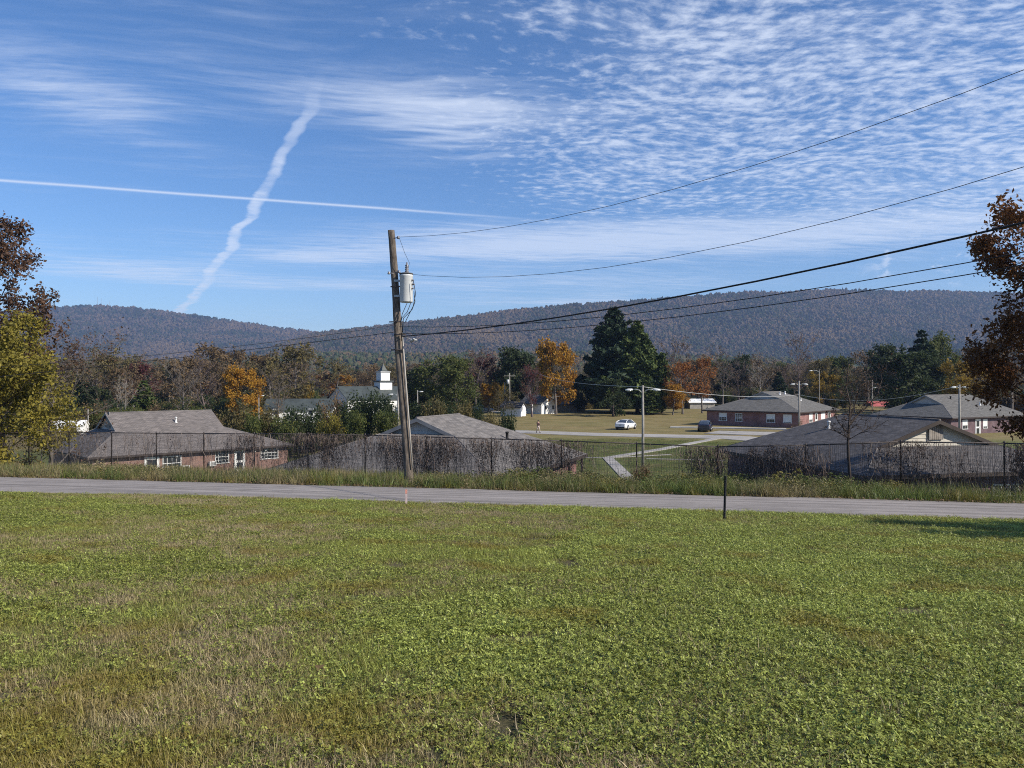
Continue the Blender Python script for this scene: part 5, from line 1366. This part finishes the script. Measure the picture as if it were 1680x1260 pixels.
# ---------------------------------------------------------------- stakes at the lawn's edge
b = gpt(1188, 16.1); t = thing('steel_post', 'thin black steel stake standing on the lawn before the lane', 'post', b)
tp = at(1190.5, 781, 16.2) - b
m = MB()
for a in range(3): 
    d = Vector((math.cos(a * 2.094 + .4), math.sin(a * 2.094 + .4), 0)) * .028; n = Vector((-d.y, d.x, 0)).normalized() * .004; z0 = Vector((0, 0, -.2))
    m.grid([[z0 - n, z0 + n, z0 + n + d, z0 - n + d], [tp - n, tp + n, tp + n + d, tp - n + d]], 0, True, False, True)
m.build('stake', plain('black_paint', (.012, .012, .013), .6, .3, 20.), t)
for i in range(9):
    m = MB(); c = tp * (i + 1) / 10; m.box(c + Vector((0, -.026, 0)), (.02, .018, .02)); m.build('stud', M_CABLE, t)
b = gpt(666.5, 18.9); t = thing('marker_stake', 'short pale pink wooden survey stake at the edge of the lane', 'stake', b)
h = (630 - 803) / F * 18.9 - b.z
m = MB(); m.box((0, 0, h / 2 - .1), (.042, .025, h + .2)); m.build('stake', plain('pinkish_white_wood', (.66, .50, .47), .7, .15, 8.), t)
m = MB(); m.box((0, -.002, h - .05), (.046, .030, .10)); m.build('painted_tip', plain('orange_tip', (.75, .33, .25), .6, .15, 8.), t)
# ================================================================== lawn, weeds, litter
def mat_blade(name, dry_c, mid_c, green_c, trans=.3, patch=1.0):
    """blade colour drifts over the lawn from straw to green in patches, and from blade to blade"""
    m, nt, out = new_mat(name)
    isl = geo(nt, 'Random Per Island'); r = objrand(nt); p = geo(nt); x, y, z = sep(p)
    n1 = noise(p, .33, 4.0, .6); n2 = noise(p, 1.7, 3.0, .6)
    lean = sstep(x + (n1 - .5) * 9.0 + y * .10, -5.0, 3.0, -.13, .09)
    k = (n1 - .5) * 2.7 * patch + (n2 - .5) * 1.3 * patch + (isl - .5) * .55 + (r - .5) * .22 + lean + .45
    c = ramp(k, [(.14, dry_c), (.40, mid_c), (.66, green_c), (.96, tuple(g * 1.4 for g in green_c))])
    br2 = (isl * 7.31).frac() * 1.30 + 0.30
    cv = nt.nodes.new('ShaderNodeVectorMath'); cv.operation = 'SCALE'; nt.links.new(c.k, cv.inputs[0]); nt.links.new(br2.k, cv.inputs['Scale']); c = Ex(nt, cv.outputs[0])
    tint = noise(p, .9, 3.0, .6)
    c = mix(nt, sstep(tint, .53, .68, 0, .62), c, (0.26, 0.20, 0.036))
    b = nt.nodes.new('ShaderNodeBsdfPrincipled'); put(nt, b.inputs['Base Color'], c); b.inputs['Roughness'].default_value = .5; b.inputs['Specular IOR Level'].default_value = .35
    t = nt.nodes.new('ShaderNodeBsdfTranslucent'); put(nt, t.inputs['Color'], c)
    mx = nt.nodes.new('ShaderNodeMixShader'); mx.inputs[0].default_value = trans
    nt.links.new(b.outputs[0], mx.inputs[1]); nt.links.new(t.outputs[0], mx.inputs[2]); nt.links.new(mx.outputs[0], out.inputs['Surface'])
    return m
M_BLADE = mat_blade('lawn_blades', (.35, .28, .155), (.258, .226, .082), (.208, .224, .048))
M_STRAW = mat_blade('straw_blades', (.45, .36, .225), (.37, .295, .165), (.28, .235, .105), .25)
M_CLOVER = mat_blade('clover_leaves', (.212, .228, .047), (.250, .275, .055), (.31, .350, .080), .35, .35)
M_WEEDB = mat_blade('verge_blades', (.28, .225, .115), (.165, .155, .054), (.100, .128, .032), .35)
M_WEEDD = mat_blade('verge_straw', (.32, .25, .15), (.24, .185, .10), (.15, .125, .06), .2)
def tuft(rng, n, rad, h0, h1, w, lean, segs=2, curl=.5):
    V = []; Fq = []
    for _ in range(n):
        a = rng.uniform(0, 6.283); r = rad * math.sqrt(rng.random()); x, y = r * math.cos(a), r * math.sin(a)
        h = rng.uniform(h0, h1); d = rng.uniform(0, 6.283); ln = rng.uniform(.1, 1.0) * lean; dx, dy = math.cos(d), math.sin(d)
        sx, sy = -dy * w / 2, dx * w / 2; b = len(V)
        for s in range(segs + 1):
            f = s / segs; o = h * ln * f ** (1 + curl); z = h * f * (1 - .35 * ln * f); k = 1 - .75 * f if s < segs else .12
            V.append((x + dx * o - sx * k, y + dy * o - sy * k, z)); V.append((x + dx * o + sx * k, y + dy * o + sy * k, z))
        for s in range(segs): Fq.append((b + 2 * s, b + 2 * s + 1, b + 2 * s + 3, b + 2 * s + 2))
    return V, Fq
def clover(rng, n, rad):
    V = []; Fq = []
    for _ in range(n):
        a = rng.uniform(0, 6.283); r = rad * math.sqrt(rng.random()); x, y, z = r * math.cos(a), r * math.sin(a), rng.uniform(.015, .055); t0 = rng.uniform(0, 6.28); s = rng.uniform(.005, .0095)
        tx, ty = rng.normal(0, .45, 2)
        for l in range(3):
            d = t0 + l * 2.094; ux, uy = math.cos(d), math.sin(d); b = len(V)
            for q, w in ((.1, 0), (1.0, -.75), (2.0, 0), (1.0, .75)):
                px, py = ux * s * q - uy * s * w, uy * s * q + ux * s * w
                V.append((x + px, y + py, z + px * tx + py * ty + .25 * s * abs(w)))
            Fq.append((b, b + 1, b + 2, b + 3))
    return V, Fq
def lawn():
    rng = np.random.default_rng(600); pr = []
    for i in range(4): V, Fq = tuft(rng, 46, .13, .022, .062, .0042, .9); pr.append(('grass_tuft', np_mesh('grass_tuft', V, Fq, M_BLADE)))
    for i in range(2): V, Fq = tuft(rng, 40, .13, .02, .055, .0036, 2.4); pr.append(('straw_tuft', np_mesh('straw_tuft', V, Fq, M_STRAW)))
    for i in range(3): V, Fq = clover(rng, 34, .12); pr.append(('clover_patch', np_mesh('clover_patch', V, Fq, M_CLOVER)))
    V, Fq = tuft(rng, 16, .05, .06, .16, .0055, .8, 3); pr.append(('tall_tuft', np_mesh('tall_tuft', V, Fq, M_BLADE)))
    V, Fq = tuft(rng, 9, .015, .03, .10, .016, 1.3, 3); pr.append(('broad_weed', np_mesh('broad_weed', V, Fq, M_CLOVER)))
    coll = proto_collection('lawn_plants', pr)
    n = 135000
    Y = 2.2 + 18.5 * rng.random(n) ** .80; X = (rng.random(n) * 2 - 1) * (.72 * Y + 1.2)
    s = s_road(X, Y); edge = .12 * (fbm(X * 1.7, Y * 1.7, 91, 3) - .35)
    ok = s < -.02 + edge * 2.4
    # thin the sward by distance (blades merge to texture far off) and keep bare scuffs
    ok &= rng.random(n) < np.clip(1.15 - .006 * Y, .8, 1)
    ok &= fbm(X * 1.3, Y * 1.3, 92, 3) > .24
    X, Y = X[ok], Y[ok]; n = len(X)
    dry = fbm(X * .45, Y * .45, 93, 4) + .09 * np.clip(-X / 5, -1, 1); clo = fbm(X * .5 + 9, Y * .5, 94, 4) + .05 * np.clip(X / 5, -1, 1)
    u = rng.random(n); idx = rng.integers(0, 4, n)
    idx = np.where(u < np.clip((dry - .39) * 4.0, .26, .88), rng.integers(4, 6, n), idx)
    u = rng.random(n); idx = np.where(u < np.clip((clo - .53) * 2.6, .01, .30), rng.integers(6, 9, n), idx)
    u = rng.random(n); tall = fbm(X * .9, Y * .9, 95, 3)
    idx = np.where(u < np.clip((tall - .58) * 1.0, .004, .16), 9, idx); idx = np.where(rng.random(n) < .006, 10, idx)
    S = rng.uniform(.75, 1.3, n) * (1 + np.clip(Y - 8, 0, 12) * .012)
    S = np.where((idx >= 6) & (idx <= 8), S * .78, S)
    o = scatter('lawn_grass', np.stack([X, Y, ground(X, Y) - .004], -1), rng.random(n) * 6.28, S, idx, coll, rng.normal(0, .12, (n, 2)))
    tag(o, 'mown lawn of green grass, straw and clover sloping to the lane', 'grass', kind='stuff')
lawn()
def verge():
    rng = np.random.default_rng(610); pr = []
    for i in range(3): V, Fq = tuft(rng, 26, .22, .22, .62, .015, .9, 4, .9); pr.append(('weed_tuft', np_mesh('weed_tuft', V, Fq, M_WEEDB)))
    for i in range(2): V, Fq = tuft(rng, 20, .22, .20, .70, .008, .9, 4, .9); pr.append(('dry_tuft', np_mesh('dry_tuft', V, Fq, M_WEEDD)))
    for i in range(2): V, Fq = tuft(rng, 40, .20, .04, .14, .009, 1.2); pr.append(('short_tuft', np_mesh('short_tuft', V, Fq, M_WEEDB)))
    for i in range(2):       # leafy stalks
        V, Fq = tuft(rng, 5, .10, .5, .85, .008, .35, 3); C = []
        for _ in range(90):
            z = rng.uniform(.05, .8); C.append((rng.normal(0, .13), rng.normal(0, .13), z))
        LVv, LVf = leaf_quads(np.array(C), .055, rng, .4, 1.8); Fq = np.concatenate([np.array(Fq), LVf + len(V)]); V = np.concatenate([np.array(V), LVv]); pr.append(('leafy_weed', np_mesh('leafy_weed', V, Fq, M_WEEDB)))
    coll = proto_collection('verge_plants', pr)
    n = 60000; t = rng.uniform(-22, 34, n); s = ROADW - .05 + rng.random(n) * 15.0
    X = RP[0] + RD[0] * t + RN[0] * s; Y = RP[1] + RD[1] * t + RN[1] * s; q = q_fence(X, Y)
    px = 840 + F * X / Y
    ok = (q < 1.6) & (s > ROADW - .02 + .35 * (fbm(t * .45, 5.0, 22, 3) - .5)); X, Y, q, px, s, t = (a[ok] for a in (X, Y, q, px, s, t)); n = len(X)
    hm = np.interp(px, [-100, 0, 60, 130, 170, 320, 380, 420, 470, 560, 660, 690, 760, 800, 850, 930, 1000, 1080, 1140, 1200, 1300, 1400, 1480, 1550, 1575, 1700], [.45, .45, .55, .75, .8, .6, .40, .24, .12, .10, .25, .7, .65, .75, .95, 1.0, .9, .75, .95, 1.15, 1.3, 1.1, .8, .45, .28, .25])
    den = np.clip(hm * 1.1, .45, 1) * np.clip((fbm(X * .8, Y * .8, 99, 3) - .22) * 3.4, .25, 1); grn = np.interp(px, [0, 150, 350, 480, 700, 800, 950, 1100, 1180, 1350, 1450, 1560, 1680], [.55, .75, .7, .55, .6, .45, .35, .55, .85, .85, .65, .4, .35])
    edge = np.clip((s - ROADW) / 1.0, .10, 1)
    ok = rng.random(n) < den * .85; X, Y, hm, grn, edge, q = (a[ok] for a in (X, Y, hm, grn, edge, q)); n = len(X)
    g = grn + .5 * (fbm(X * .7, Y * .7, 96, 3) - .5) * 2
    u = rng.random(n); idx = np.where(u < g * .80, rng.integers(0, 3, n), rng.integers(3, 5, n)); idx = np.where(rng.random(n) < .20 * g, rng.integers(7, 9, n), idx)
    hm = hm * (.15 + 1.75 * fbm(X * .7, Y * .7, 97, 3)); den2 = fbm(X * 1.1, Y * 1.1, 98, 3)
    short = (hm * edge < .30) | (rng.random(n) < .25); idx = np.where(short, rng.integers(5, 7, n), idx)
    S = np.clip(hm * .62 * edge ** .5 * (1 - .35 * np.clip((q + 2.5) / 4, 0, 1)), .20, 1.0) * rng.uniform(.6, 1.15, n); S = np.where(short, rng.uniform(.6, 1.2, n), S)
    o = scatter('verge_weeds', np.stack([X, Y, ground(X, Y) - .02], -1), rng.random(n) * 6.28, S, idx, coll, rng.normal(0, .14, (n, 2)))
    tag(o, 'tall unmown weeds and grass between the lane and the fence', 'weeds', kind='stuff')
    # fallen leaves along the lane's far edge and a few on the lawn
    C = []
    for _ in range(2600):
        t = rng.uniform(-20, 30); s = ROADW + abs(rng.normal(0, .45)) - .22; x = RP[0] + RD[0] * t + RN[0] * s; y = RP[1] + RD[1] * t + RN[1] * s; C.append((x, y, gz(x, y) + rng.uniform(.02, .06)))
    for _ in range(130):
        y = rng.uniform(4, 18.5); x = rng.uniform(-.7, .7) * y; C.append((x, y, gz(x, y) + rng.uniform(.03, .05)))
    V, Fq = leaf_quads(np.array(C), .06, rng, 1.2, 1.3)
    o = link('fallen_leaves', np_mesh('fallen_leaves', V, Fq, LEAF['rust'])); tag(o, 'dry leaves fallen along the edge of the lane and on the lawn', 'leaves', kind='stuff')
verge()
def field():
    """short turf of the mown greens beyond the fence"""
    rng = np.random.default_rng(620); pr = []
    for i in range(2): V, Fq = tuft(rng, 60, .5, .03, .09, .022, 1.0, 1); pr.append(('turf_tuft', np_mesh('turf_tuft', V, Fq, M_WEEDB)))
    coll = proto_collection('field_plants', pr); n = 16000
    Y = rng.uniform(34, 92, n); X = (rng.uniform(.02, .42, n)) * Y
    ok = (q_fence(X, Y) > 3.0); X, Y = X[ok], Y[ok]
    for P0, P1, w in ((vp(1178, 719.5), vp(1085, 738), 1.0), (vp(1085, 738), vp(997, 752), 1.0), (vp(997, 752), vp(1045, 800), 1.0), (vp(960, 712.5), vp(1330, 727), 3.6)):
        a = np.array(P0); d = np.array(P1) - a; L2 = d @ d; f = np.clip(((X - a[0]) * d[0] + (Y - a[1]) * d[1]) / L2, 0, 1)
        k = np.hypot(X - a[0] - f * d[0], Y - a[1] - f * d[1]) > w; X, Y = X[k], Y[k]
    n = len(X)
    o = scatter('green_turf', np.stack([X, Y, ground(X, Y) - .01], -1), rng.random(n) * 6.28, rng.uniform(.6, 1.0, n), rng.integers(0, 2, n), coll)
    tag(o, 'short green turf of the lawn between the houses', 'grass', kind='stuff')
field()
# ================================================================== cars and the walker
def mat_carpaint(name, col):
    m, nt, out = new_mat(name); p = texco(nt)
    principled(nt, out, mix(nt, sstep(noise(p, 2.5, 3.0, .6), .35, .7), tuple(c * .92 for c in col), col), .28, spec=.5, coat=.6)
    return m
M_TYRE = plain('tyre_rubber', (.018, .018, .018), .85, .2, 6.); M_RIM = plain('alloy', (.55, .55, .56), .3, .1, 4., metal=.7)
M_TAIL = plain('tail_light', (.35, .02, .02), .25, .1, 4., spec=.5); M_HEADL = plain('head_light', (.7, .7, .68), .15, .05, 4., spec=.6)
M_BUMPER = plain('black_plastic', (.025, .025, .026), .7, .2, 5.)
def car(name, label, loc, rotz, paint, plate=True):
    t = thing(name, label, 'car', loc, rotz, 'parked cars')
    def section(x, zb, zt, w, crown):
        h = [(w * .80, zb), (w * .97, zb + .10), (w, zb + (zt - zb) * .45), (w * .985, zb + (zt - zb) * .75), (w * .93, zt - .03), (w * .80, zt), (w * .4, zt + crown)]
        return [(x, y, z) for y, z in h] + [(x, -y, z) for y, z in reversed(h)]
    m = MB()
    m.grid([section(*s) for s in ((-2.40, .42, .88, .70, .02), (-2.32, .30, .99, .80, .02), (-2.05, .22, 1.05, .87, .03), (-1.3, .19, 1.05, .905, .04), (-.3, .18, 1.00, .915, .04), (.8, .18, .97, .905, .04), (1.35, .19, .93, .895, .04), (1.95, .22, .83, .86, .04), (2.25, .30, .72, .79, .03), (2.38, .40, .60, .66, .01))], 0, True, True, True)
    body = m.build('body', paint, t)
    def cabin(o, zt=0.0):
        S = ((-2.02, 1.05, 1.06, .78, .76), (-1.62, 1.04, 1.20, .81, .70), (-1.05, 1.02, 1.385, .83, .62), (-.35, 1.0, 1.455, .84, .60), (.30, .98, 1.44, .84, .60), (.85, .97, 1.24, .83, .68), (1.42, .94, .95, .80, .78))
        return [[(x, w0 + o, z0), (x, (w0 + w1) / 2 + .03 + o, (z0 + z1) / 2), (x, w1 + o, z1 - .02 + o), (x, w1 * .5, z1 + .025 + o), (x, -w1 * .5, z1 + .025 + o), (x, -w1 - o, z1 - .02 + o), (x, -(w0 + w1) / 2 - .03 - o, (z0 + z1) / 2), (x, -w0 - o, z0)] for x, z0, z1, w0, w1 in S]
    m = MB(); m.grid(cabin(0.0)); m.build('cabin_glass', M_GLASS, t)
    cb = cabin(.012); m = MB(); m.grid([r[2:6] for r in cb[2:5]])
    m.build('roof', paint, t)
    for i, nm in ((0, 'pillar'), (1, 'pillar')):
        for k, j in ((2, 0), (4, 6)):
            m = MB(); side = 0 if i == 0 else 7; top = 2 if i == 0 else 5
            a = Vector(cb[k][top]); b = Vector(cb[j][side]); m.tube([b, (a + b) / 2 + Vector((0, 0, .05)), a], .05, 6); m.build(nm, paint, t)
        m = MB(); a = Vector(cb[3][2 if i == 0 else 5]); b = Vector(cb[3][0 if i == 0 else 7]); m.tube([b, a], .035, 6); m.build('pillar', M_BUMPER, t)
    for x in (-1.42, 1.42):
        for s in (1, -1):
            m = MB(); m.lathe((x, s * .93, .33), [(-.24 * 1, .25), (-.22, .33), (-.03, .335), (0.0, .29)] if s > 0 else [(-.0, .29), (.03, .335), (.22, .33), (.24, .25)], 20, 0, Vector((0, 1, 0))); w = m.build('wheel', M_TYRE, t)
            m = MB(); m.lathe((x, s * .925, .33), [(-.01, .22), (.01, .235), (.02, .06), (.03, .02)] if s > 0 else [(-.03, .02), (-.02, .06), (-.01, .235), (.01, .22)], 16, 0, Vector((0, 1, 0))); m.build('rim', M_RIM, w)
            m = MB(); m.lathe((x, s * .90, .36), [(-.02, .385), (.018, .385), (.02, .01)] if s > 0 else [(-.02, .01), (-.018, .385), (.02, .385)], 20, 0, Vector((0, 1, 0))); m.build('wheel_arch', M_BUMPER, t)
    for s in (1, -1):
        m = MB(); m.box((-2.31, s * .60, .86), (.10, .36, .13)); m.build('tail_light', M_TAIL, t)
        m = MB(); m.box((2.17, s * .60, .70), (.22, .30, .10)); m.build('headlight', M_HEADL, t)
        m = MB(); m.box((.92, s * .98, 1.03), (.14, .17, .11)); m.build('mirror', paint, t)
        for x in (-.75, .30):
            m = MB(); m.box((x, s * .915, .86), (.16, .025, .03)); m.build('handle', M_BUMPER, t)
    m = MB(); m.box((-2.33, 0, .38), (.16, 1.36, .22)); m.build('rear_bumper', M_BUMPER, t)
    m = MB(); m.box((2.30, 0, .45), (.12, 1.0, .16)); m.build('grille', M_BUMPER, t)
    m = MB(); m.box((-2.385, 0, .72), (.03, .32, .16)); m.build('number_plate', M_HEADL, t)
    return t
P_WHITE = mat_carpaint('white_car_paint', (.80, .80, .79)); P_NAVY = mat_carpaint('blue_black_car_paint', (.012, .014, .028)); P_SILVER = mat_carpaint('silver_car_paint', (.36, .38, .39))
x, y = vp(1027, 704.2); car('parked_car', 'white sedan parked on the grass beside the field road', (x, y, gz(x, y)), R(60), P_WHITE)
x, y = vp(1157, 707.5); car('parked_car', 'dark blue black sedan parked in front of the wide brick house', (x, y, gz(x, y) + .05), R(72), P_NAVY)
x, y = at(792, 668, 168).xy; car('parked_car', 'pale silver car far off left of the white shed', (x, y, gz(x, y)), R(8), P_SILVER)

def person(loc, rotz):
    t = thing('person', 'person in a dark brown jacket and pale trousers walking on the field road', 'person', loc, rotz)
    def skin(name, V, E, Rr, mat, root=0, sub=1):
        me = bpy.data.meshes.new(name); me.from_pydata(V, E, []); me.materials.append(mat); o = link(name, me, t)
        md = o.modifiers.new('skin', 'SKIN'); md.use_smooth_shade = True
        sv = me.skin_vertices[0].data if me.skin_vertices else None
        if sv is None:
            bpy.context.view_layer.objects.active = o; bpy.ops.mesh.customdata_skin_add(); sv = me.skin_vertices[0].data
        for i, r in enumerate(Rr): sv[i].radius = (r, r); sv[i].use_root = (i == root)
        o.modifiers.new('subsurf', 'SUBSURF').levels = sub; o.modifiers[-1].render_levels = sub
        return o
    M_SKIN = plain('skin', (.42, .26, .19), .6, .1, 5.); M_JKT = plain('brown_jacket', (.055, .030, .026), .9, .3, 9.); M_TRS = plain('pale_trousers', (.46, .38, .32), .9, .2, 9.); M_HAIR = plain('dark_hair', (.03, .02, .015), .7, .2, 9.)
    # x = walking direction, z up, 1.72 m tall, mid stride
    V = [(0, 0, .92), (.02, 0, 1.12), (.03, 0, 1.34), (.03, 0, 1.44), (.04, 0, 1.52), (.05, 0, 1.62),
         (.03, .17, 1.38), (-.08, .23, 1.12), (.02, .24, .88), (.05, .24, .79), (.03, -.17, 1.38), (.12, -.23, 1.12), (.26, -.22, .92), (.32, -.21, .86),
         (.0, .09, .88), (.20, .10, .50), (.26, .10, .09), (.36, .10, .05), (0, -.09, .88), (-.04, -.10, .50), (-.30, -.10, .15), (-.24, -.10, .05)]
    E = [(0, 1), (1, 2), (2, 3), (3, 4), (4, 5), (2, 6), (6, 7), (7, 8), (8, 9), (2, 10), (10, 11), (11, 12), (12, 13), (0, 14), (14, 15), (15, 16), (16, 17), (0, 18), (18, 19), (19, 20), (20, 21)]
    Rr = [.13, .12, .13, .07, .055, .095, .065, .045, .035, .032, .065, .045, .035, .032, .085, .058, .04, .035, .085, .058, .04, .035]
    skin('body', V, E, Rr, M_SKIN)
    skin('jacket', [V[i] for i in (0, 1, 2, 6, 7, 8, 10, 11, 12)], [(0, 1), (1, 2), (2, 3), (3, 4), (4, 5), (2, 6), (6, 7), (7, 8)], [.155, .15, .16, .085, .065, .052, .085, .065, .052], M_JKT)
    skin('trousers', [V[i] for i in (0, 14, 15, 16, 18, 19, 20)], [(0, 1), (1, 2), (2, 3), (0, 4), (4, 5), (5, 6)], [.135, .105, .078, .062, .105, .078, .062], M_TRS)
    m = MB(); m.lathe((.03, 0, 1.60), [(0, .10), (.05, .112), (.10, .10), (.135, .05), (.14, .01)], 12); m.build('hair', M_HAIR, t)
    for i, j in ((16, 17), (20, 21)):
        m = MB(); a = Vector(V[i]); b = Vector(V[j]); m.tube([a + Vector((-.03, 0, -.02)), (a + b) / 2 + Vector((.02, 0, -.02)), b + Vector((.06, 0, -.005))], [.052, .055, .04], 8); m.build('shoe', M_BUMPER, t)
x, y = vp(883, 710.8); person((x, y, gz(x, y) + .03), R(-60))
# dark dead bush tangled before the fence
tree('shrub_rust', 'dead_bush', 'dark dead bush in the weeds before the open bay of the fence', 1052, 767, 26.8, 34, cat='bush')
strip('driveway', [at(742, 668, 172).xy, at(790, 668, 172).xy, at(835, 668, 165).xy], 3.5, M_CONC, .05)
# undergrowth at the foot of the far trees
def undergrowth():
    rng = np.random.default_rng(700); J = []
    import bmesh
    for k in ('shrub_dark', 'shrub_green', 'shrub_olive', 'shrub_rust', 'shrub_dark2'):
        bm = bmesh.new(); bm.from_mesh(PROTO[k][2]); n0 = len(bm.faces); bm.from_mesh(PROTO[k][3]); bm.faces.ensure_lookup_table()
        for f in bm.faces[n0:]: f.material_index = 1
        me = bpy.data.meshes.new('thicket'); bm.to_mesh(me); bm.free(); me.materials.append(PROTO[k][2].materials[0]); me.materials.append(PROTO[k][3].materials[0]); J.append(('thicket', me))
    coll = proto_collection('thickets', J); n = 1400
    px = rng.uniform(-300, 1950, n); Y0 = np.interp(px, [-300, 350, 430, 640, 680, 800, 830, 930, 1100, 1180, 1400, 1950], [128, 128, 168, 195, 160, 186, 182, 182, 182, 200, 185, 150])
    Y = Y0 + rng.random(n) ** 1.6 * 45; X = (px - 840) / F * Y
    ok = ~(((px > 1385) & (px < 1490)) | ((px > 1118) & (px < 1190)) | ((px > 515) & (px < 665)) | ((px > 840) & (px < 930))); Y, X = Y[ok], X[ok]; n = len(X)
    S = rng.uniform(.7, 1.5, n)
    o = scatter('undergrowth', np.stack([X, Y, ground(X, Y) - .1], -1), rng.random(n) * 6.28, S, rng.integers(0, 5, n), coll)
    tag(o, 'brushy undergrowth along the foot of the far trees', 'undergrowth', kind='stuff')
undergrowth()
